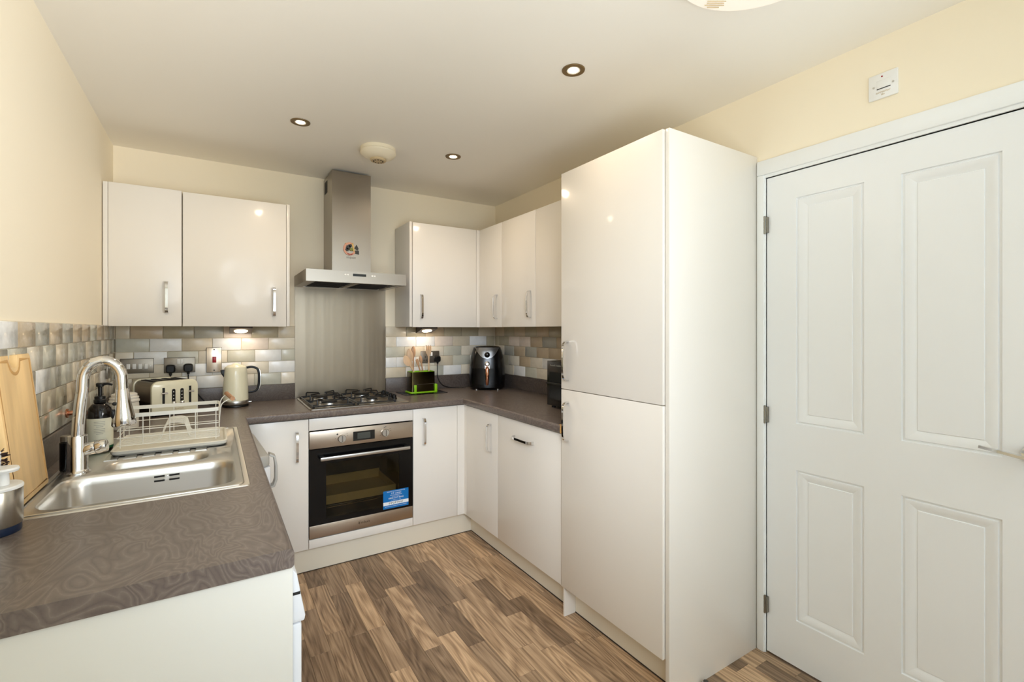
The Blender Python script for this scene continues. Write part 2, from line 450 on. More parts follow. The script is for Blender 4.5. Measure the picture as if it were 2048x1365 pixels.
tag(fl, 'brown wood plank effect floor', 'floor')
# floor planks
PW = 0.0838
cuts = {3: [-0.731, -1.18, -1.60], 4: [-0.865, -1.25, -1.74], 5: [-0.80, -1.245, -1.56], 6: [-1.02, -1.40], 7: [-0.95, -1.51], 8: [-1.455, -0.98],
        9: [-0.86, -1.25, -1.585], 10: [-0.78, -1.25, -1.85], 11: [-1.13, -1.71], 12: [-1.13, -1.49], 13: [-0.9, -1.38]}
rp = random.Random(3)
plank_cache = {}
k = -1
while True:
    k += 1
    x0 = 0.645 + k * PW; x1 = min(x0 + PW, W_)
    if x0 > W_ - 0.01: break
    cs = sorted(cuts.get(k, []), reverse=True)
    ys = [-0.50] if cs else [-0.50 + rp.uniform(0, 0.0)]
    if not cs: cs = [-0.5 - rp.uniform(0.15, 0.45)]
    ys += cs
    while ys[-1] > -4.3: ys.append(ys[-1] - rp.choice((0.28, 0.36, 0.42, 0.45, 0.48)))
    for a, b in zip(ys[:-1], ys[1:]):
        if x0 > 2.0 and b > -2.15: continue
        L = round(a - b, 3); wd = round(x1 - x0, 3); key = (L, wd)
        if key not in plank_cache:
            hw, hl, g = wd / 2 - 0.0004, L / 2 - 0.0004, 0.0006
            mm = MB()
            mm.rings([[(-hw, -hl, -0.003), (hw, -hl, -0.003), (hw, hl, -0.003), (-hw, hl, -0.003)],
                      [(-hw, -hl, -g), (hw, -hl, -g), (hw, hl, -g), (-hw, hl, -g)],
                      [(-hw + g, -hl + g, 0), (hw - g, -hl + g, 0), (hw - g, hl - g, 0), (-hw + g, hl - g, 0)]], cap0=True, cap1=True)
            o = mm.build('plank', 'plank', fl, smooth=0, local=True); plank_cache[key] = o.data
        else:
            o = bpy.data.objects.new('plank', plank_cache[key]); COL.objects.link(o); o.parent = fl
        o.location = Vector(((x0 + x1) / 2, (a + b) / 2, 0)) - WL[fl.name]

# wall tiles -------------------------------------------------------
TZ0, TH = 1.0115, 0.0752
tile_cache = {}
rt_ = random.Random(11)
def tile(wall, code, along, wid, z, side, hand):
    key = (round(wid, 3), code, hand)
    if key not in tile_cache:
        w2, h2, g = wid / 2 - 0.0012, TH / 2 - 0.0012, 0.002
        mm = MB(); t = 0.008
        def rr(i, y): return [(-w2 + i, y, -h2 + i), (w2 - i, y, -h2 + i), (w2 - i, y, h2 - i), (-w2 + i, y, h2 - i)]
        mm.rings([rr(0, 0), rr(0, -t + 0.002), rr(0.0008, -t + 0.0006), rr(g, -t)], cap0=True, cap1=True)
        o = mm.build('tile', (TMH if hand else TM)[code], wall, smooth=60, local=True); tile_cache[key] = o.data
    else:
        o = bpy.data.objects.new('tile', tile_cache[key]); COL.objects.link(o); o.parent = wall
    j = R(0.5 if hand else 0.12)
    tilt = (rt_.uniform(-j, j), rt_.uniform(-j * 0.2, j * 0.2), rt_.uniform(-j, j))
    if side == 'back': p = (along, 0.0 - 0.002, z); rz = 0
    elif side == 'left': p = (0.002, along, z); rz = R(90)
    else: p = (W_ - 0.002, along, z); rz = R(-90)
    o.location = Vector(p) - WL[wall.name]; o.rotation_euler = (tilt[0], tilt[1], rz + tilt[2])
def tile_row(wall, row, joints, codes, side, hand=False):
    z = TZ0 + (4 - row + 0.5) * TH
    for (a, b), c in zip(zip(joints[:-1], joints[1:]), codes):
        tile(wall, c, (a + b) / 2, abs(b - a), z, side, hand)
def spaced(first, end, start=None, step=0.15):
    out = [start if start is not None else first]; x = first
    sgn = 1 if end > first else -1
    while (end - x) * sgn > 0.012:
        if abs(x - out[-1]) > 0.012 or len(out) == 0: out.append(round(x, 4))
        x += sgn * step
    out.append(end); return out
for a, b, y0, y1, wall in ((0.0, 0.926, -0.003, 0, wb), (1.529, W_, -0.003, 0, wb)):
    MB().box(a, b, y0, y1, 1.01, 1.3885).build('grout', 'grout', wall)
MB().box(0, 0.003, -2.333, 0, 1.01, 1.3885).build('grout', 'grout', wl)
MB().box(W_ - 0.003, W_, -1.625, 0, 1.01, 1.3885).build('grout', 'grout', wr)
L0 = 0.010
odd = [L0, 0.074, 0.224, 0.374, 0.524, 0.674, 0.824, 0.925]; ev = [L0, 0.162, 0.314, 0.466, 0.618, 0.770, 0.925]
tile_row(wb, 0, odd, 'TKDGPDT', 'back'); tile_row(wb, 1, ev, 'SWTWPC', 'back')
tile_row(wb, 2, [L0, 0.090, 0.245, 0.396, 0.544, 0.693, 0.845, 0.925], 'CWSCSWS', 'back')
tile_row(wb, 3, ev, 'CCWWCW', 'back'); tile_row(wb, 4, [L0, 0.084, 0.234, 0.384, 0.530, 0.690, 0.842, 0.925], 'CTCWCSC', 'back')
RE = W_ - 0.010
tile_row(wb, 0, [1.530, 1.684, 1.836, 1.989, 2.139, 2.291, RE], 'TDKDDT', 'back')
tile_row(wb, 1, [1.530, 1.608, 1.760, 1.912, 2.064, 2.213, 2.367, RE], 'CWWPTWD', 'back')
tile_row(wb, 2, [1.530, 1.670, 1.828, 1.988, 2.137, 2.290, RE], 'STCSCT', 'back')
tile_row(wb, 3, [1.530, 1.608, 1.760, 1.912, 2.064, 2.215, 2.367, RE], 'WWCTSWC', 'back')
tile_row(wb, 4, [1.530, 1.680, 1.832, 1.983, 2.137, 2.290, RE], 'TWSWCC', 'back')
RO = [-0.012, -0.159, -0.304, -0.459, -0.607, -0.757, -0.907, -1.057, -1.207, -1.357, -1.507, -1.622]
RV = [-0.012, -0.078, -0.226, -0.379, -0.528, -0.680, -0.842, -0.99, -1.14, -1.29, -1.44, -1.59]
tile_row(wr, 0, RO, 'KDKDKDKDTDK', 'right'); tile_row(wr, 1, RV, 'DDPPKGKCTKC', 'right')
tile_row(wr, 2, RO, 'TGKGKKCTKSC', 'right'); tile_row(wr, 3, RV, 'TDCKCWCTCSW', 'right'); tile_row(wr, 4, RO, 'CTWSCCWTCSC', 'right')
LO = [-0.012, -0.030, -0.182, -0.306, -0.482, -0.628, -0.782, -0.930, -1.082, -1.240, -1.384, -1.540, -1.69, -1.84, -1.99, -2.14, -2.333]
LV = [-0.012, -0.10, -0.245, -0.392, -0.557, -0.707, -0.855, -1.002, -1.163, -1.312, -1.461, -1.618, -1.77, -1.92, -2.07, -2.22, -2.333]
tile_row(wl, 0, LO, 'TGTKSKKGKGKWSTCS', 'left', True); tile_row(wl, 1, LV, 'GTCGTGSTSCSGCGTC', 'left', True)
tile_row(wl, 2, [-0.012, -0.18, -0.33, -0.48, -0.63, -0.795, -0.933, -1.093, -1.232, -1.383, -1.54, -1.69, -1.84, -1.99, -2.14, -2.333], 'TGTSKTSGWTSTCGW', 'left', True)
tile_row(wl, 3, [-0.012, -0.10, -0.25, -0.40, -0.55, -0.70, -0.855, -1.020, -1.163, -1.327, -1.48, -1.62, -1.77, -1.92, -2.07, -2.22, -2.333], 'STWTCGKDTSCTWCGS', 'left', True)
tile_row(wl, 4, [-0.012, -0.17, -0.32, -0.47, -0.62, -0.77, -0.893, -1.078, -1.235, -1.39, -1.54, -1.69, -1.84, -1.99, -2.14, -2.333], 'CTGSCTGSDTWSCTG', 'left', True)

# ------------------------------------------------------------------ door and its frame
tr = thing('trim_1', 'white painted door frame and architrave around the panelled door', 'door frame', (W_, -2.7, 0), kind='structure')
m_ = MB()
def arch(y0, y1, z0, z1):
    m_.box(W_ - 0.016, W_, y0, y1, z0, z1)
m_.box(W_ - 0.016, W_, -2.281, -2.2505, 0, 2.018); m_.box(W_ - 0.016, W_, -3.19, -3.12, 0, 2.018)
m_.box(W_ - 0.016, W_, -3.19, -2.2505, 2.018, 2.080)
m_.build('architrave', 'white', tr, bevel=0.004)
m_ = MB()
m_.box(W_ - 0.008, W_ + 0.1, DY1 - 0.0, DY1 + 0.003, 0, DZ + 0.012); m_.box(W_ - 0.008, W_ + 0.1, DY0 - 0.003, DY0, 0, DZ + 0.012); m_.box(W_ - 0.008, W_ + 0.1, DY0, DY1, DZ, DZ + 0.012)
m_.box(W_ + 0.042, W_ + 0.06, DY1 - 0.03, DY1, 0, DZ); m_.box(W_ + 0.042, W_ + 0.06, DY0, DY0 + 0.03, 0, DZ); m_.box(W_ + 0.042, W_ + 0.06, DY0, DY1, DZ - 0.03, DZ)
m_.build('jamb', 'white', tr)
dr = thing('door_1', 'white four-panel moulded interior door with lever handle', 'door', (W_, -2.7, 0.006), kind='structure')
LY0, LY1, LZ0, LZ1, LX = -3.1155, -2.2855, 0.007, 2.0025, W_ + 0.002
panels = [(-2.639, -2.404, 0.985, 1.896), (-2.639, -2.404, 0.192, 0.799), (-2.992, -2.748, 0.985, 1.896), (-2.992, -2.748, 0.192, 0.799)]
m_ = MB()
ysb = sorted({LY0, LY1} | {p[0] for p in panels} | {p[1] for p in panels}); zsb = sorted({LZ0, LZ1} | {p[2] for p in panels} | {p[3] for p in panels})
def merged(vals):
    out = []
    for v in vals:
        if not out or v - out[-1] > 1e-6: out.append(v)
    return out
ysb, zsb = merged(ysb), merged(zsb)
inp = lambda y, z: any(p[0] < y < p[1] and p[2] < z < p[3] for p in panels)
for a, b in zip(ysb[:-1], ysb[1:]):
    for c, d in zip(zsb[:-1], zsb[1:]):
        if not inp((a + b) / 2, (c + d) / 2): m_.quad((LX, a, c), (LX, a, d), (LX, b, d), (LX, b, c))
m_.quad((LX + 0.036, LY0, LZ0), (LX + 0.036, LY1, LZ0), (LX + 0.036, LY1, LZ1), (LX + 0.036, LY0, LZ1))
for (a, c), (b, d) in (((LY0, LZ0), (LY1, LZ0)), ((LY1, LZ0), (LY1, LZ1)), ((LY1, LZ1), (LY0, LZ1)), ((LY0, LZ1), (LY0, LZ0))):
    m_.quad((LX, a, c), (LX, b, d), (LX + 0.036, b, d), (LX + 0.036, a, c))
m_.build('door_leaf', 'doorwhite', dr, smooth=20, merge=True)
for (a, b, c, d) in panels:
    mm = MB()
    def rg(i, x): return [(LX + x, a + i, c + i), (LX + x, a + i, d - i), (LX + x, b - i, d - i), (LX + x, b - i, c + i)]
    mm.rings([rg(0, 0), rg(0.002, 0.007), rg(0.007, 0.0065), rg(0.010, 0.002), rg(0.016, 0.0025), rg(0.040, 0.013), rg(0.042, 0.0095), rg(0.045, 0.0095)], cap1=True)
    mm.build('door_panel', 'doorwhite', dr, smooth=25)
for hz in (1.806, 1.006, 0.205):
    m_ = MB()
    hx, hy = W_ - 0.009, LY1 + 0.0035
    m_.cyl((hx, hy, hz - 0.036), (hx, hy, hz - 0.017), 0.0058, n=14); m_.cyl((hx, hy, hz - 0.015), (hx, hy, hz + 0.015), 0.0058, n=14); m_.cyl((hx, hy, hz + 0.017), (hx, hy, hz + 0.036), 0.0058, n=14)
    m_.cyl((hx, hy, hz - 0.038), (hx, hy, hz + 0.038), 0.0045, n=12)
    m_.box(hx, W_ + 0.002, hy - 0.012, hy - 0.004, hz - 0.033, hz + 0.033)
    m_.build('hinge', 'hinge', dr)
lv = MB()
HY, HZ = -3.056, 1.006
lv.lathe(0, 0, [(0.026, 0), (0.026, 0.007), (0.024, 0.009)], 28)
lv.v = [(LX - z, HY + x, HZ + y) for x, y, z in lv.v]
lv.cyl((LX - 0.004, HY, HZ), (LX - 0.05, HY, HZ), 0.0095)
lv.strap([(LX - 0.05, HY - 0.008, HZ - 0.004), (LX - 0.053, HY + 0.02, HZ - 0.002), (LX - 0.056, HY + 0.055, HZ + 0.004), (LX - 0.055, HY + 0.085, HZ + 0.008), (LX - 0.053, HY + 0.103, HZ + 0.010)], (1, 0, 0), [0.016, 0.015, 0.013, 0.011, 0.009], 0.008)
lv.build('lever_handle', 'chrome', dr, smooth=40)
# the narrow skirting piece right of the door is out of frame; the fused spur above the door
sp = thing('fused_spur', 'white fused switch plate on cream wall above the door', 'switch', (W_, -2.699, 2.218))
MB().box(W_ - 0.009, W_, -2.742, -2.656, 2.172, 2.260).build('plate', 'whiteplastic', sp, bevel=0.003)
MB().box(W_ - 0.0105, W_ - 0.008, -2.7225, -2.681, 2.207, 2.2355).build('fuse_holder', 'whiteplastic', sp, bevel=0.0008)
MB().box(W_ - 0.0108, W_ - 0.0085, -2.7215, -2.682, 2.2045, 2.2068).build('pull_slot', 'dark', sp)
for y in (-2.672, -2.729): MB().cyl((W_ - 0.0105, y, 2.216), (W_ - 0.008, y, 2.216), 0.0032, n=12).build('screw', 'alu', sp)
MB().cyl((W_ - 0.0105, -2.697, 2.247), (W_ - 0.008, -2.697, 2.247), 0.0026, n=12).build('indicator', 'red', sp)
text('extractor', 0.011, (W_ - 0.0094, -2.699, 2.194), (0, -1, 0), (0, 0, 1), 'tanprint', sp, shear=0.3)
text('fan', 0.009, (W_ - 0.0094, -2.699, 2.185), (0, -1, 0), (0, 0, 1), 'tanprint', sp, shear=0.3)

# ------------------------------------------------------------------ cabinets
def handle_mb(cx, cz, L, face, axis, vertical=True, proj=0.03, w=0.0135):
    """bow handle: axis 'y' = door facing -y (face = its y, cx = x); 'x' = door facing -x (face = its x, cx = y)"""
    pts = []; n = 18
    for i in range(n + 1):
        t = math.pi * i / n
        c, s_ = math.cos(t), math.sin(t)
        l = -(L / 2) * math.copysign(abs(c) ** 0.42, c); p = proj * abs(s_) ** 0.55
        pts.append((l, p))
    q = []
    for l, p in pts:
        if axis == 'y': q.append((cx, face - p, cz + l) if vertical else (cx + l, face - p, cz))
        else: q.append((face - p, cx, cz + l) if vertical else (face - p, cx + l, cz))
    wd = ((1, 0, 0) if vertical else (0, 0, 1)) if axis == 'y' else ((0, 1, 0) if vertical else (0, 0, 1))
    m = MB(); ws = [w * (1.15 - 0.25 * abs(math.sin(math.pi * i / n))) for i in range(n + 1)]
    m.strap(q, wd, ws, 0.0055)
    return m
def door_y(par, x0, x1, z0, z1, face, hx=None, hz=None, name='door'):
    d = MB().box(x0, x1, face, face + 0.018, z0, z1).build(name, 'gloss', par, bevel=0.0018)
    if hx is not None: handle_mb(hx, hz, 0.165, face, 'y').build('handle', 'chrome', d, smooth=40)
    return d
def door_x(par, y0, y1, z0, z1, face, hy=None, hz=None, vertical=True, L=0.165, name='door'):
    d = MB().box(face, face + 0.018, y0, y1, z0, z1).build(name, 'gloss', par, bevel=0.0018)
    if hy is not None: handle_mb(hy, hz, L, face, 'x', vertical).build('handle', 'chrome', d, smooth=40)
    return d
G = 'glossy cream fitted cupboards'
UZ0, UZ1 = 1.382, 2.108
# wall cupboards left of the hood
c = thing('wall_cabinet', 'narrow cream gloss wall cupboard in the left corner, handle at lower right', 'cabinet', (0.17, -0.15, UZ0), G)
MB().box(0.012, 0.329, -0.30, -0.012, UZ0 + 0.012, UZ1 - 0.004).build('carcass', 'carcass', c)
MB().box(0.004, 0.0235, -0.318, -0.012, UZ0 + 0.002, UZ1).build('filler_strip', 'gloss', c, bevel=0.001)
door_y(c, 0.0255, 0.3275, UZ0, UZ1, -0.322, 0.264, 1.535)
c = thing('wall_cabinet', 'wide cream gloss wall cupboard just left of the steel hood', 'cabinet', (0.59, -0.15, UZ0), G)
MB().box(0.331, 0.838, -0.30, -0.012, UZ0 + 0.012, UZ1 - 0.004).build('carcass', 'carcass', c)
MB().box(0.839, 0.856, -0.318, -0.012, UZ0 + 0.002, UZ1).build('end_panel', 'gloss', c, bevel=0.001)
door_y(c, 0.333, 0.837, UZ0, UZ1 - 0.003, -0.319, 0.772, 1.527)
# right of the hood
c = thing('wall_cabinet', 'cream gloss wall cupboard just right of the steel hood', 'cabinet', (1.86, -0.15, UZ0), G)
MB().box(1.616, 2.108, -0.30, -0.012, UZ0 + 0.012, 2.094).build('carcass', 'carcass', c)
MB().box(1.598, 1.615, -0.318, -0.012, UZ0 + 0.002, 2.101).build('end_panel', 'gloss', c, bevel=0.001)
door_y(c, 1.619, 2.107, UZ0, 2.098, -0.320, 1.679, 1.523)
# right-hand run
c = thing('wall_cabinet', 'narrowest cream wall cupboard at the right inner corner', 'cabinet', (2.29, -0.46, UZ0), G)
MB().box(2.155, 2.443, -0.634, -0.305, UZ0 + 0.012, 2.094).build('carcass', 'carcass', c)
m_ = MB(); m_.box(2.110, 2.152, -0.3195, -0.302, UZ0, 2.098); m_.build('corner_post', 'gloss', c, bevel=0.001)
door_x(c, -0.633, -0.3215, UZ0, 2.098, 2.135, -0.574, 1.523)
c = thing('wall_cabinet', 'cream wall cupboard on right wall, second from the corner, visible handle', 'cabinet', (2.29, -0.837, UZ0), G)
MB().box(2.155, 2.443, -1.038, -0.637, UZ0 + 0.012, 2.094).build('carcass', 'carcass', c)
door_x(c, -1.037, -0.637, UZ0, 2.098, 2.135, -0.985, 1.523)
c = thing('wall_cabinet', 'cream wall cupboard partly hidden behind the tall fridge housing', 'cabinet', (2.29, -1.33, UZ0), G)
MB().box(2.155, 2.443, -1.622, -1.041, UZ0 + 0.012, 2.094).build('carcass', 'carcass', c)
door_x(c, -1.62, -1.041, UZ0, 2.098, 2.135)

BZ0, BZ1, FY, FX = 0.138, 0.864, -0.572, 1.884
c = thing('base_cabinet', 'cream base cupboard left of the oven, handle at upper right', 'cabinet', (0.77, -0.3, 0), G)
MB().box(0.622, 0.921, FY + 0.02, -0.02, BZ0 + 0.002, 0.866).build('carcass', 'carcass', c)
door_y(c, 0.6245, 0.9205, BZ0, BZ1, FY, 0.860, 0.716)
c = thing('oven_housing', 'cream oven housing with plain panels above and below the oven', 'cabinet', (1.225, -0.3, 0), G)
m_ = MB(); m_.box(0.923, 0.931, FY + 0.03, -0.02, BZ0 + 0.002, 0.866); m_.box(1.519, 1.527, FY + 0.03, -0.02, BZ0 + 0.002, 0.866)
m_.box(0.932, 1.518, FY + 0.03, -0.02, BZ0 + 0.002, 0.150); m_.build('carcass', 'carcass', c)
MB().box(0.9235, 1.5265, FY, FY + 0.018, 0.798, BZ1).build('upper_panel', 'gloss', c, bevel=0.001)
MB().box(0.9235, 1.5265, FY, FY + 0.018, BZ0, 0.187).build('lower_panel', 'gloss', c, bevel=0.001)
c = thing('base_cabinet', 'cream base cupboard right of the oven, handle at upper left', 'cabinet', (1.68, -0.3, 0), G)
MB().box(1.5295, 1.831, FY + 0.02, -0.02, BZ0 + 0.002, 0.866).build('carcass', 'carcass', c)
door_y(c, 1.5295, 1.8315, BZ0, BZ1, FY, 1.598, 0.720)
m_ = MB(); m_.prism([(1.8335, FY + 0.001), (FX + 0.001, FY + 0.001), (FX + 0.001, -0.6015), (FX + 0.019, -0.6015), (FX + 0.019, FY + 0.02), (1.8335, FY + 0.02)], 'z', BZ0, BZ1); m_.build('corner_post', 'gloss', c)
c = thing('base_cabinet', 'narrow cream base cupboard at the right inner corner', 'cabinet', (2.17, -0.8, 0), G)
MB().box(FX + 0.02, 2.44, -1.008, -0.603, BZ0 + 0.002, 0.866).build('carcass', 'carcass', c)
door_x(c, -1.0085, -0.603, BZ0, BZ1, FX, -0.930, 0.712)
c = thing('base_cabinet', 'cream integrated appliance front with a horizontal handle', 'cabinet', (2.17, -1.31, 0), G)
MB().box(FX + 0.02, 2.44, -1.612, -1.011, BZ0 + 0.002, 0.866).build('carcass', 'carcass', c)
door_x(c, -1.611, -1.0105, BZ0, BZ1, FX, -1.288, 0.772, vertical=False, L=0.18)
TX = 1.873
c = thing('tall_cabinet', 'tall cream gloss fridge housing with two doors beside the white door', 'cabinet', (2.17, -1.94, 0), G)
MB().box(TX + 0.02, 2.44, -2.229, -1.628, 0.147, 2.10).build('carcass', 'carcass', c)
door_x(c, -2.2275, -1.6265, 1.0845, 2.104, TX, -1.675, 1.218, L=0.18)
door_x(c, -2.2275, -1.6265, 0.145, 1.0815, TX, -1.675, 0.935, L=0.18)
MB().box(TX + 0.012, W_ - 0.006, -2.248, -2.2305, 0, 2.104).build('end_panel', 'gloss', c, bevel=0.001)
MB().box(TX + 0.012, 2.43, -1.6365, -1.6275, 0, 0.146).build('support_leg', 'gloss', c)
MB().box(W_ - 0.0055, W_ - 0.001, -2.2495, -2.235, 0, 2.104).build('sealant', 'paint', c)
# plinths
o = MB().box(0.60, 1.9505, -0.54, -0.525, 0, 0.136).build('plinth', 'plinth'); tag(o, 'cream plinth under the oven along the floor', 'plinth', 'cream kickboards')
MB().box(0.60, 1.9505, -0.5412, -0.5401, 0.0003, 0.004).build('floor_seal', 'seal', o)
o = MB().box(1.951, 1.966, -1.6255, -0.528, 0, 0.136).build('plinth', 'plinth'); tag(o, 'cream plinth under the right-hand base cupboards', 'plinth', 'cream kickboards')
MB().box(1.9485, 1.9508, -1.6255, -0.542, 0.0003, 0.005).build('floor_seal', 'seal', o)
o = MB().box(1.951, 1.966, -2.229, -1.6385, 0, 0.143).build('plinth', 'plinth'); tag(o, 'cream plinth under the tall fridge housing', 'plinth', 'cream kickboards')
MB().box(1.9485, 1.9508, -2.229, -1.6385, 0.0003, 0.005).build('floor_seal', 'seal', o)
o = MB().box(0.53, 0.545, -1.85, -1.272, 0, 0.136).build('plinth', 'plinth'); tag(o, 'cream plinth under the sink cupboard on the left', 'plinth', 'cream kickboards')
# left run: end panel, slim dishwasher, sink base, washing machine
o = MB().box(0.002, 0.616, -2.327, -2.309, 0, 0.8695).build('end_panel', 'endpanel', bevel=0.001); tag(o, 'plain ivory panel closing the near end of the sink worktop', 'panel')
dw = thing('dishwasher', 'white freestanding appliance edge poking out beside the ivory end panel', 'appliance', (0.31, -2.08, 0))
MB().box(0.03, 0.60, -2.305, -1.86, 0.02, 0.735).build('body', 'appliance', dw, bevel=0.004)
MB().box(0.601, 0.637, -2.3045, -1.8605, 0.10, 0.735).build('door', 'appliance', dw, bevel=0.006)
m_ = MB(); m_.prism([(0.55, 0.737), (0.642, 0.737), (0.644, 0.748), (0.637, 0.785), (0.627, 0.842), (0.620, 0.852), (0.55, 0.852)], 'y', -2.3045, -1.8605); m_.build('control_panel', 'appliance', dw, bevel=0.003)
MB().box(0.617, 0.6335, -2.3052, -2.24, 0.797, 0.803).build('grip_slot', 'dark', dw)
for a, b in ((0.04, -2.30), (0.54, -2.30), (0.04, -1.91), (0.54, -1.91)): MB().box(a, a + 0.05, b, b + 0.04, 0.0002, 0.02).build('foot', 'black', dw)
c = thing('base_cabinet', 'cream cupboard under the sink bowls, hidden by the worktop', 'cabinet', (0.3, -1.56, 0), G)
m_ = MB(); m_.box(0.02, 0.57, -1.855, -1.838, BZ0, 0.866); m_.box(0.02, 0.57, -1.287, -1.27, BZ0, 0.866); m_.box(0.02, 0.57, -1.838, -1.287, BZ0, BZ0 + 0.018); m_.build('carcass', 'carcass', c)
d = MB().box(0.572, 0.59, -1.854, -1.271, BZ0, BZ1).build('door', 'gloss', c, bevel=0.0018)
wm = thing('washing_machine', 'white washing machine with bulging front under the drainer', 'appliance', (0.3, -0.97, 0))
wp = [(0.10, -1.215), (0.655, -1.215), (0.676, -1.195), (0.650, -0.70), (0.638, -0.664), (0.10, -0.664)]
MB().prism(wp, 'z', 0.02, 0.792).build('body', 'appliance', wm, bevel=0.004)
MB().prism([(x - 0.004 if x > 0.2 else x, y) for x, y in wp], 'z', 0.793, 0.842).build('top_panel', 'applgrey', wm, bevel=0.010, seg=3)
m_ = MB(); m_.box(0.10, 0.640, -1.2156, -1.2150, 0.772, 0.776); m_.box(0.630, 0.634, -1.2156, -1.2150, 0.60, 0.772); m_.build('panel_gap', 'seal', wm)
m_ = MB(); m_.lathe(0, 0, [(0.185, 0), (0.185, 0.012), (0.165, 0.022), (0.125, 0.025)], 32); m_.v = [(0.664 + z - 0.04 * (x + 0.0), -0.945 + x, 0.40 + y) for x, y, z in m_.v]; m_.build('porthole', 'applgrey', wm)
m_ = MB(); m_.strap([(0.672, -1.16, 0.838), (0.692, -1.163, 0.828), (0.698, -1.165, 0.79), (0.698, -1.165, 0.73), (0.690, -1.163, 0.705), (0.670, -1.16, 0.70)], (0, 1, 0), 0.05, 0.009); m_.build('door_handle', 'applgrey', wm, bevel=0.002)
for a, b in ((0.10, -1.20), (0.50, -1.20), (0.10, -0.76), (0.50, -0.76)): MB().box(a + 0.01, a + 0.06, b, b + 0.06, 0.0002, 0.02).build('foot', 'black', wm)

# ------------------------------------------------------------------ worktop
wt = thing('worktop', 'grey-brown wood effect laminate worktop running around three walls', 'worktop', (1.2, -0.3, 0.87))
m_ = MB(); ZT, ZB = 0.91, 0.87
hole = lambda x, y: 0.08 < x < 0.545 and -1.815 < y < -1.275
inside = lambda x, y: (x < 0.598 or y > -0.573 or (x > 1.885 and y > -1.6255)) and not hole(x, y)
cells(m_, [0.0005, 0.08, 0.545, 0.598, 1.885, W_ - 0.0005], [-2.333, -1.815, -1.6255, -1.275, -0.573, -0.0005], inside, ZB, ZT)
prof = [(0, ZT)] + [(0.009 + 0.011 * math.sin(R(a)), ZT - 0.011 + 0.011 * math.cos(R(a))) for a in range(0, 91, 15)] + [(0.012 + 0.008 * math.cos(R(a)), ZB + 0.008 - 0.008 * math.sin(R(a))) for a in range(0, 91, 22)] + [(0, ZB)]
rows = []
for corner in range(4):
    ring = []
    for dd, z in prof:
        ring.append([(0.598 + dd, -2.333, z), (0.598 + dd, -0.573 - dd, z), (1.885 - dd, -0.573 - dd, z), (1.885 - dd, -1.6255, z)][corner])
    rows.append(ring)
m_.rings(rows, closed=True, cap0=True, cap1=True)
m_.build('top', 'worktop', wt, merge=True, smooth=40)
for b in ((0.0005, 0.0185, -2.333, -0.0005, 'shaded laminate upstand along left wall behind the tap'), (0.019, 0.9255, -0.0185, -0.0005, 'laminate upstand behind the kettle, left of the splashback'),
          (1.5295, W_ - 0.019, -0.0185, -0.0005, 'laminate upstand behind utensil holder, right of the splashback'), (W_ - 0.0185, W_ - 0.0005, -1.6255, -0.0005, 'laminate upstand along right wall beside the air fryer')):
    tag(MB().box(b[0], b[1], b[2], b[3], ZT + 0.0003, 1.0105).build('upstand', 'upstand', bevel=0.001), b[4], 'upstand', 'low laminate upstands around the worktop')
m_ = MB(); ring = [(1.886 - dd, z) for dd, z in prof]
m_.prism([(1.8855 - dd * 1.01, ZB - 0.0002 + (z - ZB) * 1.01) for dd, z in prof], 'y', -1.6262, -1.6115); m_.build('chipped_end', 'chip', wt, label='chipped bare chipboard end beside the fridge housing')

# ------------------------------------------------------------------ sink
sk = thing('sink', 'stainless steel one and a half bowl inset sink with ribbed drainer', 'sink', (0.31, -1.35, 0.91))
SX0, SX1, SY0, SY1, SZ = 0.055, 0.565, -1.835, -0.865, 0.9135
def loop_fill(loops, z, mb):
    bm = bmesh.new(); ed = []
    for lp in loops:
        vs = [bm.verts.new((x, y, z)) for x, y in lp]
        for i in range(len(vs)): ed.append(bm.edges.new((vs[i], vs[(i + 1) % len(vs)])))
    bmesh.ops.triangle_fill(bm, use_beauty=True, use_dissolve=False, edges=ed)
    bm.verts.index_update(); i0 = len(mb.v)
    mb.v += [tuple(v.co) for v in bm.verts]; mb.f += [tuple(i0 + v.index for v in f.verts) for f in bm.faces]; bm.free()
bowlA = ((0.09 + 0.535) / 2, (-1.795 - 1.475) / 2, 0.445, 0.32, 0.06)
bowlB = ((0.172 + 0.462) / 2, (-1.445 - 1.322) / 2, 0.29, 0.123, 0.045)
rec = ((0.478 + 0.535) / 2, (-1.40 - 1.27) / 2, 0.057, 0.13, 0.012)
outer = rrect((SX0 + SX1) / 2, (SY0 + SY1) / 2, SX1 - SX0, SY1 - SY0, 0.012, 5)
m_ = MB()
loop_fill([outer, rrect(*bowlA, 6), rrect(*bowlB, 6), rrect(*rec, 6)], SZ, m_)
def grow(b, d): return (b[0], b[1], b[2] + 2 * d, b[3] + 2 * d, max(0.004, b[4] + d))
m_.rings([[(x, y, SZ) for x, y in outer], [(x, y, 0.9103) for x, y in rrect((SX0 + SX1) / 2, (SY0 + SY1) / 2, SX1 - SX0 + 0.004, SY1 - SY0 + 0.004, 0.013, 5)]])
for bb, depth in ((bowlA, 0.155), (bowlB, 0.11)):
    rr = []
    for d, z in ((0, SZ), (-0.002, SZ - 0.0015), (-0.006, SZ - 0.008), (-0.009, SZ - 0.03), (-0.014, SZ - depth + 0.035), (-0.02, SZ - depth + 0.015), (-0.034, SZ - depth + 0.003), (-0.05, SZ - depth)):
        g = grow(bb, d)
        if min(g[2], g[3]) < 0.03: break
        g = (g[0], g[1], g[2], g[3], min(bb[4], min(g[2], g[3]) / 2 - 0.001))
        rr.append([(x, y, z) for x, y in rrect(*g, 6)])
    m_.rings(rr, cap1=True)
m_.rings([[(x, y, SZ) for x, y in rrect(*rec, 6)], [(x, y, SZ - 0.004) for x, y in rrect(*grow(rec, -0.004), 6)]], cap1=True)
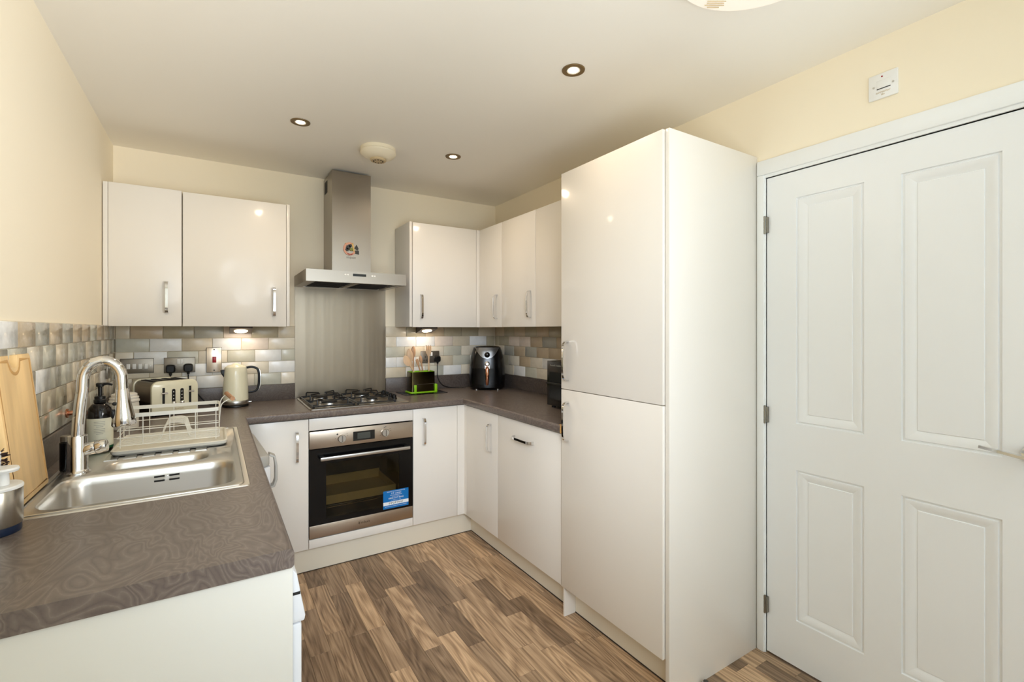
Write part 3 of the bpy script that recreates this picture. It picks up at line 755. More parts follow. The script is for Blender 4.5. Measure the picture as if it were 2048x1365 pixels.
m_.build('basin', 'sinksteel', sk, merge=True, smooth=50)
# raised rim line and drainer ribs
m_ = MB(); m_.tube([(x, y, SZ) for x, y in rrect((SX0 + SX1) / 2, (SY0 + SY1) / 2, SX1 - SX0 - 0.03, SY1 - SY0 - 0.03, 0.02, 4)], 0.0025, 6, loop=True); m_.build('rim_bead', 'sinksteel', sk)
for i in range(6):
    x = 0.175 + i * 0.052
    MB().prism([(x - 0.019, SZ - 0.0004), (x - 0.016, SZ + 0.0032), (x + 0.016, SZ + 0.0032), (x + 0.019, SZ - 0.0004)], 'y', -1.300, -0.91).build('drainer_rib', 'sinksteel', sk)
ov = MB(); yw = -1.4855
for dx, dz in ((-0.020, 0.008), (0.020, 0.008), (-0.020, -0.006), (0.020, -0.006)): ov.box(0.345 + dx - 0.014, 0.345 + dx + 0.014, yw, yw + 0.006, 0.876 + dz - 0.0028, 0.876 + dz + 0.0028)
ov.build('overflow_slot', 'dark', sk)
ov = MB(); ov.cyl((0.345, yw - 0.0015, 0.877), (0.345, yw + 0.004, 0.877), 0.007, n=16); ov.build('overflow_screw', 'chrome', sk)
for cx, cy, z in ((bowlA[0], bowlA[1], SZ - 0.155), (bowlB[0], bowlB[1], SZ - 0.11)):
    MB().lathe(cx, cy, [(0.04, z), (0.04, z + 0.002), (0.03, z + 0.003), (0.026, z + 0.001)], 24).build('waste', 'chrome', sk)

# tap
tp = thing('tap', 'chrome swan-neck mixer tap with pull-out spray over the sink', 'tap', (0.114, -1.425, SZ))
TXc, TY = 0.114, -1.425
MB().lathe(TXc, TY, [(0.032, SZ), (0.032, SZ + 0.005), (0.028, SZ + 0.009), (0.0255, SZ + 0.014), (0.0248, 1.028), (0.0235, 1.032)], 32).build('body', 'chrome', tp)
pts = [(TXc, TY, 1.03), (TXc + 0.0025, TY, 1.08), (TXc + 0.007, TY, 1.135), (TXc + 0.012, TY, 1.175)]
pts += [(0.1745 + 0.0475 * math.cos(R(a)), TY, 1.204 + 0.060 * math.sin(R(a))) for a in range(176, 0, -11)] + [(0.2225, TY, 1.19), (0.2232, TY, 1.168)]
MB().tube(pts, 0.0158, 18).build('spout', 'chrome', tp)
MB().tube([(0.2228, TY, 1.171), (0.2235, TY, 1.165), (0.2245, TY, 1.13), (0.2265, TY, 1.085), (0.228, TY, 1.056), (0.2282, TY, 1.052)], [0.0165, 0.018, 0.021, 0.029, 0.033, 0.031], 28).build('spray_head', 'chrome', tp)
m_ = MB(); m_.sphere((0.2045, TY - 0.012, 1.125), 0.006, 10, 8); m_.sphere((0.2010, TY - 0.014, 1.093), 0.008, 10, 8, (0.7, 0.7, 2.0)); m_.build('spray_button', 'black', tp)
m_ = MB(); m_.cyl((TXc + 0.015, TY, 0.985), (TXc + 0.045, TY - 0.004, 0.990), 0.0195, n=24); m_.cyl((TXc + 0.046, TY - 0.004, 0.990), (TXc + 0.072, TY - 0.007, 0.994), 0.0205, 0.0195, n=24)
m_.build('mixer_handle', 'chrome', tp, bevel=0.0015)

# ------------------------------------------------------------------ hob
hb = thing('hob', 'stainless steel four-burner gas hob set in worktop', 'hob', (1.22, -0.3, 0.91))
HX0, HX1, HY0, HY1 = 0.930, 1.512, -0.556, -0.045
m_ = MB(); cxh, cyh = (HX0 + HX1) / 2, (HY0 + HY1) / 2
def hr(d, z): return [(x, y, z) for x, y in rrect(cxh, cyh, HX1 - HX0 - 2 * d, HY1 - HY0 - 2 * d, 0.012, 4)]
m_.rings([hr(0, 0.9102), hr(0, 0.914), hr(0.004, 0.917), hr(0.012, 0.917), hr(0.020, 0.9135)], cap0=True, cap1=True)
m_.build('plate', 'steel', hb, smooth=40)
BUR = [(1.06, -0.18, 0.034), (1.06, -0.42, 0.046), (1.315, -0.18, 0.046), (1.315, -0.42, 0.034)]
for bx, by, r in BUR:
    bn = MB().lathe(bx, by, [(r + 0.016, 0.9136), (r + 0.014, 0.917), (r + 0.004, 0.920), (r + 0.003, 0.929), (r - 0.004, 0.931)], 28).build('burner', 'alu', hb)
    MB().lathe(bx, by, [(r, 0.9312), (r, 0.936), (r - 0.006, 0.939)], 28).build('burner_cap', 'burner', bn)
def support(x0, x1):
    m = MB(); zt, r = 0.958, 0.0042; y0, y1 = -0.535, -0.065
    m.tube([(x0, y0, 0.926), (x1, y0, 0.926), (x1, y1, 0.926), (x0, y1, 0.926)], r, 6, loop=True)
    for by in (-0.18, -0.42):
        cx = (x0 + x1) / 2
        for a in range(4):
            an = R(45 + 90 * a); dx, dy = math.cos(an), math.sin(an)
            ex, ey = cx + dx * 0.12, by + dy * 0.105
            m.tube([(ex, ey, 0.926), (ex, ey, zt - 0.006), (ex - dx * 0.006, ey - dy * 0.006, zt), (cx + dx * 0.03, by + dy * 0.03, zt), (cx + dx * 0.03, by + dy * 0.03, zt - 0.008)], r, 6)
            m.tube([(ex, ey, 0.926), (x0 if dx < 0 else x1, ey, 0.926)], r, 6)
    m.tube([(x0, -0.30, 0.926), (x1, -0.30, 0.926)], r, 6)
    for xx in (x0, x1):
        for yy in (y0, y1): m.cyl((xx, yy, 0.9136), (xx, yy, 0.928), 0.006, n=8)
    return m
support(0.952, 1.178).build('pan_support', 'iron', hb); support(1.200, 1.426).build('pan_support', 'iron', hb)
for y in (-0.155, -0.232, -0.309, -0.386):
    kb = MB(); kb.lathe(1.468, y, [(0.019, 0.9136), (0.019, 0.920), (0.015, 0.922), (0.0145, 0.938), (0.0125, 0.940)], 20); kb.box(1.464, 1.472, y - 0.014, y + 0.014, 0.938, 0.945); kb.build('knob', 'black', hb)

# ------------------------------------------------------------------ splashback, hood
o = MB().box(0.9265, 1.5285, -0.006, -0.0005, 0.9115, 1.668).build('splashback', 'splash'); tag(o, 'plain brushed steel splashback panel behind the hob', 'splashback')
hd = thing('cooker_hood', 'stainless steel chimney cooker hood above the hob', 'hood', (1.22, -0.2, 1.645))
m_ = MB(); m_.box(1.106, 1.349, -0.27, -0.268, 1.716, 2.376); m_.box(1.106, 1.108, -0.268, -0.001, 1.716, 2.376); m_.box(1.347, 1.349, -0.268, -0.001, 1.716, 2.376); m_.box(1.108, 1.347, -0.268, -0.001, 2.372, 2.376)
m_.build('chimney', 'steel', hd)
m_ = MB(); m_.box(1.1045, 1.1062, -0.12, -0.04, 2.27, 2.35); m_.build('chimney_vent', 'dark', hd)
m_ = MB(); x0, x1, y0, y1 = 0.921, 1.515, -0.482, -0.008
m_.rings([[(x0, y0, 1.716), (x1, y0, 1.716), (x1, y1, 1.716), (x0, y1, 1.716)][::-1], [(x0, y0, 1.646), (x1, y0, 1.646), (x1, y1, 1.646), (x0, y1, 1.646)][::-1],
          [(x0 + 0.045, y0 + 0.03, 1.646), (x1 - 0.045, y0 + 0.03, 1.646), (x1 - 0.045, y1 - 0.03, 1.646), (x0 + 0.045, y1 - 0.03, 1.646)][::-1],
          [(x0 + 0.045, y0 + 0.03, 1.656), (x1 - 0.045, y0 + 0.03, 1.656), (x1 - 0.045, y1 - 0.03, 1.656), (x0 + 0.045, y1 - 0.03, 1.656)][::-1]], cap0=True, cap1=True)
m_.build('canopy', 'steel', hd, smooth=0)
for a, b in ((0.968, 1.206), (1.23, 1.468)):
    f = MB().box(a, b, -0.45, -0.04, 1.650, 1.654).build('grease_filter', 'fryergrey', hd)
    mm = MB()
    for i in range(9): mm.box(a + 0.015, b - 0.015, -0.43 + i * 0.044, -0.41 + i * 0.044, 1.648, 1.650)
    mm.build('mesh_bar', 'dark', f)
MB().box(1.207, 1.229, -0.451, -0.039, 1.6475, 1.655).build('filter_bar', 'steel', hd)
for x in (1.139, 1.154, 1.299, 1.314): MB().box(x - 0.0055, x + 0.0055, -0.4855, -0.481, 1.689, 1.698).build('button', 'whiteplastic', hd, bevel=0.001)
MB().box(1.183, 1.262, -0.4835, -0.481, 1.687, 1.702).build('display', 'display', hd)
text('Hotpoint', 0.020, (1.222, -0.2706, 1.829), (1, 0, 0), (0, 0, 1), 'ink', hd, width=0.060, shear=0.3)
mg = thing('magnet', 'small colourful souvenir fridge magnet stuck on hood chimney', 'magnet', (1.222, -0.271, 1.84))
m_ = MB(); pts = [(1.2135 + 0.034 * math.cos(R(a)), 1.884 + 0.036 * math.sin(R(a))) for a in range(70, 331, 13)]
m_.strap([(x, -0.2745, z) for x, z in pts], (0, 1, 0), 0.006, 0.013); m_.build('ring', 'magnet_pink', mg)
m_ = MB()
for cx, cz, r, ns in ((1.205, 1.893, 0.013, 7), (1.216, 1.905, 0.009, 6), (1.196, 1.878, 0.010, 5)): m_.prism([(cx + r * (1 + 0.25 * (k % 2)) * math.cos(2 * math.pi * k / (2 * ns)), cz + r * (1 + 0.25 * (k % 2)) * math.sin(2 * math.pi * k / (2 * ns))) for k in range(2 * ns)], 'y', -0.278, -0.271)
m_.build('dark_motif', 'magnet_dark', mg)
m_ = MB(); m_.sphere((1.224, -0.275, 1.882), 0.013, 12, 8, (1, 0.4, 0.9)); m_.build('green_motif', 'magnet_green', mg)
m_ = MB(); m_.prism([(1.242, 1.890), (1.256, 1.915), (1.270, 1.888), (1.262, 1.878)], 'y', -0.276, -0.271); m_.prism([(1.238, 1.858), (1.246, 1.876), (1.271, 1.878), (1.272, 1.852)], 'y', -0.276, -0.271); m_.build('scale_motif', 'magnet_dark', mg)
m_ = MB(); m_.prism([(1.226, 1.912), (1.233, 1.925), (1.240, 1.900), (1.246, 1.862), (1.238, 1.857), (1.233, 1.89)], 'y', -0.2765, -0.271); m_.sphere((1.231, -0.274, 1.918), 0.006, 10, 6, (1, 0.5, 1)); m_.sphere((1.192, -0.274, 1.916), 0.0065, 10, 6, (1.3, 0.5, 1)); m_.build('gold_motif', 'magnet_gold', mg)
m_ = MB(); m_.prism([(1.192, 1.858), (1.206, 1.846), (1.226, 1.846), (1.236, 1.856), (1.214, 1.852)], 'y', -0.2785, -0.271); m_.build('red_motif', 'magnet_red', mg)

# ------------------------------------------------------------------ oven
ov = thing('oven', 'built-in single oven, steel trim and black glass door', 'oven', (1.225, -0.35, 0.19))
OX0, OX1, OY = 0.9245, 1.5255, -0.575
m_ = MB()   # open cavity
m_.box(0.934, 0.985, -0.545, -0.05, 0.20, 0.785); m_.box(1.465, 1.516, -0.545, -0.05, 0.20, 0.785); m_.box(0.985, 1.465, -0.545, -0.05, 0.68, 0.785); m_.box(0.985, 1.465, -0.545, -0.05, 0.20, 0.275); m_.box(0.985, 1.465, -0.08, -0.05, 0.275, 0.68)
m_.build('cavity', 'cavity', ov)
m_ = MB().box(OX0, OX1, OY, -0.546, 0.694, 0.791); cp = m_.build('control_panel', 'ovensteel', ov, bevel=0.0015)
for kx, kz in ((1.098, 0.737), (1.351, 0.742)):
    kb = MB(); kb.lathe(0, 0, [(0.0225, 0), (0.0225, 0.012), (0.020, 0.016)], 28); kb.box(-0.0045, 0.0045, -0.021, 0.021, 0.014, 0.023)
    kb.v = [(kx + x, OY - z, kz + y) for x, y, z in kb.v]; kn = kb.build('knob', 'alu', cp)
    MB().box(kx - 0.0016, kx + 0.0016, OY - 0.0236, OY - 0.0225, kz - 0.018, kz + 0.018).build('pointer_line', 'ink', kn)
m_ = MB()
for dx, dz, r in ((-0.024, 0.026, 0.005), (-0.034, 0.002, 0.0018), (0.033, 0.012, 0.0018), (0.030, 0.024, 0.0018)): m_.cyl((1.098 + dx, OY - 0.0004, 0.737 + dz), (1.098 + dx, OY, 0.737 + dz), r, n=10)
for dx, dz, r in ((-0.006, 0.031, 0.003), (0.004, 0.033, 0.003), (0.030, 0.020, 0.0018), (0.034, 0.008, 0.0018), (-0.031, 0.014, 0.0018), (-0.03, -0.014, 0.0018)): m_.cyl((1.351 + dx, OY - 0.0004, 0.742 + dz), (1.351 + dx, OY, 0.742 + dz), r, n=10)
m_.build('dial_marks', 'ink', cp, kind='stuff')
MB().box(1.162, 1.288, OY - 0.0015, OY, 0.713, 0.767).build('display', 'display', cp)
MB().box(1.186, 1.262, OY - 0.0022, OY - 0.0016, 0.722, 0.758).build('display_screen', 'lcd', cp)
dn = thing('door', None, None, (1.225, OY, 0.19)); dn.parent = ov; dn.location = Vector((1.225, OY, 0.19)) - WL[ov.name]
# black glass door: opaque surround with a smoked window
m_ = MB(); gx0, gx1, gz0, gz1 = 1.013, 1.440, 0.292, 0.606
m_.box(OX0, gx0, OY, -0.548, 0.264, 0.690); m_.box(gx1, OX1, OY, -0.548, 0.264, 0.690); m_.box(gx0, gx1, OY, -0.548, gz1, 0.690); m_.box(gx0, gx1, OY, -0.548, 0.264, gz0)
m_.build('glass_surround', 'blackgloss', dn)
MB().box(gx0, gx1, OY + 0.0005, OY + 0.0055, gz0, gz1).build('window_glass', 'ovenglass', dn)
tm = MB().box(OX0, OX1, OY, -0.548, 0.192, 0.263).build('lower_trim', 'ovensteel', dn, bevel=0.0015)
text('indesit', 0.021, (1.232, OY - 0.0003, 0.228), (1, 0, 0), (0, 0, 1), 'seal', dn, width=0.052)
m_ = MB(); m_.tube([(1.200, OY - 0.0003, 0.220), (1.1935, OY - 0.0003, 0.226), (1.195, OY - 0.0003, 0.236), (1.204, OY - 0.0003, 0.238)], 0.0014, 6); m_.cyl((1.199, OY - 0.001, 0.2285), (1.199, OY, 0.2285), 0.003, n=10); m_.build('logo', 'seal', dn)
m_ = MB(); m_.box(0.975, 1.492, OY - 0.05, OY - 0.036, 0.632, 0.651); m_.build('handle', 'alu', dn, bevel=0.003)
for a in (0.978, 1.469): MB().box(a, a + 0.02, OY - 0.04, OY, 0.634, 0.649).build('handle_bracket', 'black', dn)
st = MB().box(1.339, 1.497, OY - 0.0008, OY - 0.0002, 0.276, 0.3845).build('sticker', 'blue', dn)
MB().box(1.339, 1.497, OY - 0.0014, OY - 0.0009, 0.2965, 0.3165).build('sticker_band', 'stickwhite', st)
for body, sz, z, wd, mt in (('REGISTER FOR YOUR GUARANTEE', 0.008, 0.3765, 0.112, 'stickwhite'), ('10 year', 0.013, 0.3655, 0.062, 'stickwhite'), ('PARTS GUARANTEE', 0.007, 0.3545, 0.074, 'stickwhite'), ('CALL FREE', 0.005, 0.3465, 0.05, 'stickwhite'), ('0800 597 8642', 0.0135, 0.336, 0.094, 'stickwhite'), ('or register online today', 0.0055, 0.3245, 0.06, 'stickwhite'), ('IMPORTANT', 0.0165, 0.3065, 0.09, 'ink'), ('ACTIVATE YOUR GUARANTEE ONCE INSTALLED', 0.0062, 0.288, 0.135, 'stickwhite')):
    text(body, sz, (1.418, OY - 0.0017, z), (1, 0, 0), (0, 0, 1), mt, st, width=wd)
bt = MB(); bt.box(1.0, 1.45, -0.47, -0.12, 0.338, 0.342); bt.box(1.0, 1.45, -0.475, -0.47, 0.335, 0.385); bt.box(1.0, 1.45, -0.12, -0.115, 0.335, 0.40); bt.box(1.0, 1.005, -0.47, -0.12, 0.335, 0.385); bt.box(1.445, 1.45, -0.47, -0.12, 0.335, 0.385)
o = bt.build('baking_tray', 'tray'); tag(o, 'pale baking tray inside the oven behind the glass', 'tray')
m_ = MB()
for i in range(15): m_.cyl((0.99, -0.50 + i * 0.027, 0.325), (1.46, -0.50 + i * 0.027, 0.325), 0.002, n=6)
m_.tube([(0.988, -0.51, 0.329), (1.462, -0.51, 0.329), (1.462, -0.10, 0.329), (0.988, -0.10, 0.329)], 0.0035, 6, loop=True); m_.build('shelf_rack', 'chrome', ov)
m_ = MB(); m_.cyl((1.24, -0.082, 0.55), (1.24, -0.09, 0.55), 0.02, n=16)
m_.build('fan_nut', 'chrome', ov)

# ------------------------------------------------------------------ ceiling things
def downlight(x, y, label):
    t = thing('downlight', label, 'light', (x, y, HC), 'recessed ceiling spotlights')
    MB().lathe(x, y, [(0.0455, HC - 0.0005), (0.0445, HC - 0.004), (0.036, HC - 0.006), (0.029, HC - 0.004), (0.027, HC - 0.001)], 32).build('rim', 'dark_metal', t)
    MB().lathe(x, y, [(0.0268, HC - 0.0012), (0.0262, HC - 0.0040), (0.0215, HC - 0.0026), (0.0205, HC - 0.0012)], 28).build('reflector', 'jar', t)
    MB().lathe(x, y, [(0.0200, HC - 0.0012), (0.0195, HC - 0.0034), (0.012, HC - 0.0046), (0.005, HC - 0.005)], 24).build('bulb', 'glow', t)
downlight(0.836, -0.875, 'left-hand recessed spotlight with bronze rim, above left cupboards')
downlight(1.676, -1.955, 'largest recessed spotlight with bronze rim, nearest the camera')
downlight(1.672, -0.852, 'recessed spotlight with bronze rim, just right of smoke alarm')
sa = thing('smoke_alarm', 'round white smoke alarm on ceiling in front of the hood', 'alarm', (1.262, -0.735, HC))
MB().lathe(1.262, -0.735, [(0.096, HC - 0.0005), (0.096, HC - 0.018), (0.094, HC - 0.020)], 40).build('base', 'alarm', sa)
MB().lathe(1.262, -0.735, [(0.098, HC - 0.022), (0.098, HC - 0.030), (0.085, HC - 0.046), (0.056, HC - 0.058), (0.045, HC - 0.060)], 40).build('cover', 'alarm', sa)
MB().lathe(1.262, -0.735, [(0.044, HC - 0.0605), (0.044, HC - 0.068), (0.040, HC - 0.072)], 32).build('sensor_grille', 'tanprint', sa)
m_ = MB()
for k in range(10):
    a = 2 * math.pi * k / 10; m_.cyl((1.262 + 0.026 * math.cos(a), -0.735 + 0.026 * math.sin(a), HC - 0.0735), (1.262 + 0.026 * math.cos(a), -0.735 + 0.026 * math.sin(a), HC - 0.071), 0.0042, n=8)
m_.build('grille_hole', 'dark', sa)
LXc, LYc, LR = 1.690, -2.722, 0.240
cl = thing('ceiling_lamp', 'round white flush ceiling lamp cropped by the top edge', 'lamp', (LXc, LYc, HC))
MB().lathe(LXc, LYc, [(LR - 0.012, HC - 0.0005), (LR, HC - 0.004), (LR, HC - 0.036), (LR - 0.004, HC - 0.040)], 64).build('housing', 'whiteplastic', cl)
MB().lathe(LXc, LYc, [(LR - 0.006, HC - 0.0405), (LR - 0.010, HC - 0.046), (LR * 0.6, HC - 0.052), (0.02, HC - 0.054)], 64).build('diffuser', 'lampwhite', cl)
m_ = MB(); fx, fy = 0.532, 0.847; rx, ry = 0.847, -0.532
for i, ln in enumerate((0.055, 0.050, 0.058, 0.035)):
    cx = LXc - rx * 0.055 + fx * (0.178 + i * 0.009); cy = LYc - ry * 0.055 + fy * (0.178 + i * 0.009)
    a, b = (cx - rx * ln / 2, cy - ry * ln / 2, HC - 0.052), (cx + rx * ln / 2, cy + ry * ln / 2, HC - 0.052)
    m_.tube([a, b], 0.0016, 4)
m_.build('printed_label', 'tanprint', cl)
# under-cabinet lights
def under_light(x, label):
    t = thing('cabinet_light', label, 'light', (x, -0.13, 1.384), 'wedge lights under wall cupboards')
    m = MB(); m.prism([(-0.20, 1.3935), (-0.20, 1.372), (-0.08, 1.340), (-0.066, 1.340), (-0.066, 1.3935)], 'x', x - 0.058, x + 0.058); m.build('body', 'darkbrown', t)
    m = MB(); m.lathe(0, 0, [(0.036, 0), (0.034, 0.003), (0.01, 0.004)], 24)
    s, c_ = math.sin(R(14.9)), math.cos(R(14.9))
    m.v = [(px + x, -0.14 + py * c_ - pz * s, 1.3558 - py * s - pz * c_) for px, py, pz in m.v]; m.build('lens', 'glow', t)
under_light(0.611, 'lit wedge light under the wide cupboard left of hood'); under_light(1.795, 'lit wedge light under the cupboard right of hood')

# ------------------------------------------------------------------ switches and sockets
def plate(par, x0, x1, z0, z1, material='platesteel', y=-0.010):
    MB().box(x0 - 0.0016, x1 + 0.0016, y - 0.001, y, z0 - 0.0016, z1 + 0.0016).build('gasket', 'black', par)
    return MB().box(x0, x1, y - 0.0065, y - 0.001, z0, z1).build('plate', material, par, bevel=0.0012)
s4 = thing('light_switch', 'steel four-gang switch plate on tiles at far left', 'switch', (0.105, -0.01, 1.118))
plate(s4, 0.032, 0.180, 1.118, 1.199)
for i in range(4):
    x = 0.068 + i * 0.0265; MB().box(x - 0.008, x + 0.008, -0.021, -0.016, 1.142, 1.171).build('rocker', 'whiteplastic', s4, bevel=0.0015)
for x in (0.045, 0.167): MB().cyl((x, -0.0178, 1.157), (x, -0.016, 1.157), 0.003, n=10).build('screw', 'alu', s4)
s2 = thing('double_socket', 'steel double socket above the toaster with two black plugs', 'socket', (0.304, -0.01, 1.112))
plate(s2, 0.230, 0.378, 1.112, 1.199)
for x in (0.298, 0.313): MB().box(x - 0.0068, x + 0.0068, -0.020, -0.016, 1.163, 1.192).build('rocker', 'whiteplastic', s2, bevel=0.0012)
ck = thing('cooker_switch', 'tall pale metal switch plate with red rocker left of hob', 'switch', (0.475, -0.01, 1.106))
plate(ck, 0.437, 0.513, 1.106, 1.254, 'pinkplate')
MB().box(0.466, 0.486, -0.021, -0.016, 1.164, 1.200).build('rocker', 'red', ck, bevel=0.002)
for z in (1.118, 1.243): MB().cyl((0.475, -0.018, z), (0.475, -0.016, z), 0.004, n=10).build('screw', 'dark', ck)
s3 = thing('double_socket', 'steel double socket behind the wooden utensils', 'socket', (1.872, -0.01, 1.112))
plate(s3, 1.799, 1.946, 1.112, 1.199)
m_ = MB()
for dx, dz in ((0, 0.018), (-0.011, -0.006), (0.011, -0.006)): m_.box(1.832 + dx - 0.003, 1.832 + dx + 0.003, -0.0175, -0.016, 1.138 + dz - 0.003, 1.138 + dz + 0.004)
m_.build('pin_hole', 'dark', s3)
for x in (1.866, 1.882): MB().box(x - 0.0068, x + 0.0068, -0.020, -0.016, 1.163, 1.192).build('rocker', 'whiteplastic', s3, bevel=0.0012)
s5 = thing('single_socket', 'small steel socket on left wall, seen edge-on behind the tap', 'socket', (0.01, -0.235, 1.11))
MB().box(0.0105, 0.0165, -0.275, -0.195, 1.112, 1.197).build('plate', 'platesteel', s5, bevel=0.001)
MB().box(0.0167, 0.020, -0.245, -0.226, 1.165, 1.187).build('rocker', 'whiteplastic', s5)

def plug_mesh(x, z, y=-0.0175, squash=1.0):
    m = MB(); n = 20
    def ol(s): return [(x + s * 0.024 * math.copysign(abs(math.cos(t)) ** 0.6, math.cos(t)), z + s * 0.023 * math.copysign(abs(math.sin(t)) ** 0.6, math.sin(t)) - (0.004 if math.sin(t) < 0 else 0)) for t in [2 * math.pi * k / n for k in range(n)]]
    m.rings([[(a, y, b) for a, b in ol(1)], [(a, y - 0.012, b) for a, b in ol(1)], [(a, y - 0.026, b) for a, b in ol(0.9)], [(a, y - 0.032, b) for a, b in ol(0.7)]], cap0=True, cap1=True)
    m.tube([(x, y - 0.014, z - 0.018), (x, y - 0.015, z - 0.04)], [0.009, 0.006], 10)
    return m
def cord(name, label, x, z, path, group):
    t = thing(name, label, 'plug', (x, -0.0175, z), group)
    plug_mesh(x, z).build('plug', 'black', t); MB().tube(path, 0.0034, 8).build('cable', 'black', t)
def smooth_path(pts, n=6):
    P = [Vector(p) for p in pts]; out = []
    for i in range(len(P) - 1):
        p0, p1, p2, p3 = P[max(i - 1, 0)], P[i], P[i + 1], P[min(i + 2, len(P) - 1)]
        for k in range(n):
            t = k / n
            out.append(0.5 * ((2 * p1) + (p2 - p0) * t + (2 * p0 - 5 * p1 + 4 * p2 - p3) * t * t + (3 * p1 - p0 - 3 * p2 + p3) * t ** 3))
    out.append(P[-1]); return [tuple(p) for p in out]
CG = 'black plugs with cords'
cord('plug_lead', 'black plug in left half of socket above toaster', 0.261, 1.138, smooth_path([(0.261, -0.0325, 1.10), (0.262, -0.031, 1.06), (0.266, -0.026, 0.98), (0.27, -0.026, 0.93)]), CG)
cord('plug_lead', 'black plug in right half of socket above toaster', 0.346, 1.141, smooth_path([(0.346, -0.0325, 1.10), (0.352, -0.032, 1.05), (0.40, -0.03, 0.97), (0.45, -0.04, 0.9155), (0.51, -0.08, 0.9145)]), CG)
cord('plug_lead', 'black plug and looping cord feeding the air fryer', 1.925, 1.142, smooth_path([(1.925, -0.0325, 1.10), (1.922, -0.035, 1.06), (1.925, -0.036, 1.0), (1.955, -0.04, 0.945), (2.01, -0.05, 0.919), (2.07, -0.07, 0.9145), (2.13, -0.10, 0.9145)]), CG)

# ------------------------------------------------------------------ things on the left worktop
# kettle
kt = thing('kettle', 'cream kettle with black handle on worktop left of the hob', 'kettle', (0.583, -0.16, 0.91))
kx, ky = 0.583, -0.16
MB().lathe(kx, ky, [(0.068, 0.9101), (0.069, 0.915), (0.066, 0.922), (0.05, 0.923)], 36).build('power_base', 'black', kt)
MB().lathe(kx, ky, [(0.0645, 0.924), (0.0668, 0.928), (0.0665, 0.946), (0.0655, 0.9475)], 40).build('base_ring', 'alu', kt)
MB().lathe(kx, ky, [(0.0665, 0.948), (0.0668, 0.956), (0.0655, 1.02), (0.061, 1.10), (0.0575, 1.138), (0.053, 1.146), (0.045, 1.150)], 40).build('body', 'creamenamel', kt)
MB().lathe(kx, ky, [(0.044, 1.1505), (0.040, 1.154), (0.02, 1.158), (0.014, 1.164), (0.008, 1.166)], 28).build('lid', 'creamenamel', kt)
m_ = MB(); m_.prism([(kx - 0.052, 1.130), (kx - 0.078, 1.128), (kx - 0.074, 1.108), (kx - 0.058, 1.080)], 'y', ky - 0.016, ky + 0.016); m_.build('spout', 'black', kt, bevel=0.003)
hp = smooth_path([(kx + 0.05, ky, 1.136), (kx + 0.085, ky - 0.004, 1.140), (kx + 0.115, ky - 0.006, 1.125), (kx + 0.122, ky - 0.007, 1.08), (kx + 0.118, ky - 0.006, 1.02), (kx + 0.10, ky - 0.004, 0.995), (kx + 0.06, ky, 0.99)])
m_ = MB(); m_.strap(hp, (0, 1, 0), 0.022, 0.013); m_.build('handle', 'black', kt, bevel=0.003)
m_ = MB(); m_.strap([(p[0] + 0.0075, p[1], p[2]) for p in hp[12:29]], (0, 1, 0), 0.010, 0.003); m_.build('handle_trim', 'chrome', kt)
MB().cyl((kx - 0.005, ky - 0.0665, 0.958), (kx - 0.005, ky - 0.0655, 0.958), 0.005, n=14).build('badge', 'platesteel', kt)
MB().box(kx + 0.066, kx + 0.084, ky - 0.012, ky + 0.004, 0.930, 0.936).build('switch_lever', 'chrome', kt, bevel=0.001)
# toaster (local frame: front faces -y, origin at its front left foot)
ts = thing('toaster', 'cream-fronted four-slot toaster with black slots on left worktop', 'toaster', (0.205, -0.372, 0.91), rot=R(25), local=True)
TW, TL, TZ = 0.216, 0.255, 0.185
def arch_o(w0, w1, z0, z1, r, n=6):
    p = [(w0, z0), (w1, z0)]
    for kk in range(n + 1): a = R(90 * kk / n); p.append((w1 - r + r * math.cos(a), z1 - r + r * math.sin(a)))
    for kk in range(n + 1): a = R(90 + 90 * kk / n); p.append((w0 + r + r * math.cos(a), z1 - r + r * math.sin(a)))
    return p
MB().prism(arch_o(0.006, TW - 0.006, 0.018, TZ - 0.006, 0.03), 'y', 0.022, TL - 0.02).build('body', 'steel', ts)
MB().prism(arch_o(0, TW, 0.012, TZ, 0.034), 'y', 0, 0.022).build('front_panel', 'creamenamel', ts, bevel=0.004)
MB().prism(arch_o(0, TW, 0.012, TZ, 0.034), 'y', TL - 0.02, TL).build('back_panel', 'creamenamel', ts, bevel=0.004)
MB().box(0.006, TW - 0.006, 0.022, TL - 0.02, 0.012, 0.075).build('black_skirt', 'black', ts)
for x in (0.03, 0.075, 0.125, 0.17): MB().box(x, x + 0.022, 0.035, TL - 0.035, TZ - 0.0075, TZ - 0.003).build('bread_slot', 'dark', ts)
for x in (0.052, 0.176):
    MB().box(x - 0.0055, x + 0.0055, -0.0015, 0.002, 0.055, 0.150).build('lever_track', 'black', ts)
    lz = 0.122
    m_ = MB(); m_.tube([(x - 0.013, -0.014, lz), (x + 0.013, -0.014, lz)], 0.0052, 10); m_.cyl((x, -0.013, lz), (x, 0, lz), 0.003, n=8); m_.build('lever', 'chrome', ts)
for x in (0.098, 0.137):
    MB().prism(arch_o(x - 0.008, x + 0.008, 0.055, 0.140, 0.007), 'y', -0.0015, 0.002).build('button_panel', 'black', ts)
    MB().sphere((x, -0.006, 0.066), 0.0105, 14, 8, (1, 0.8, 1)).build('browning_knob', 'chrome', ts)
    for z in (0.088, 0.106, 0.124): MB().sphere((x, -0.002, z), 0.0034, 10, 6, (1, 0.5, 1)).build('button', 'chrome', ts)
text('Russell Hobbs', 0.012, (0.125, -0.0006, 0.034), (1, 0, 0), (0, 0, 1), 'tanprint', ts, width=0.04)
for x, y in ((0.02, 0.03), (TW - 0.02, 0.03), (0.02, TL - 0.03), (TW - 0.02, TL - 0.03)): MB().lathe(x, y, [(0.01, 0.0002), (0.011, 0.012)], 12).build('foot', 'black', ts)
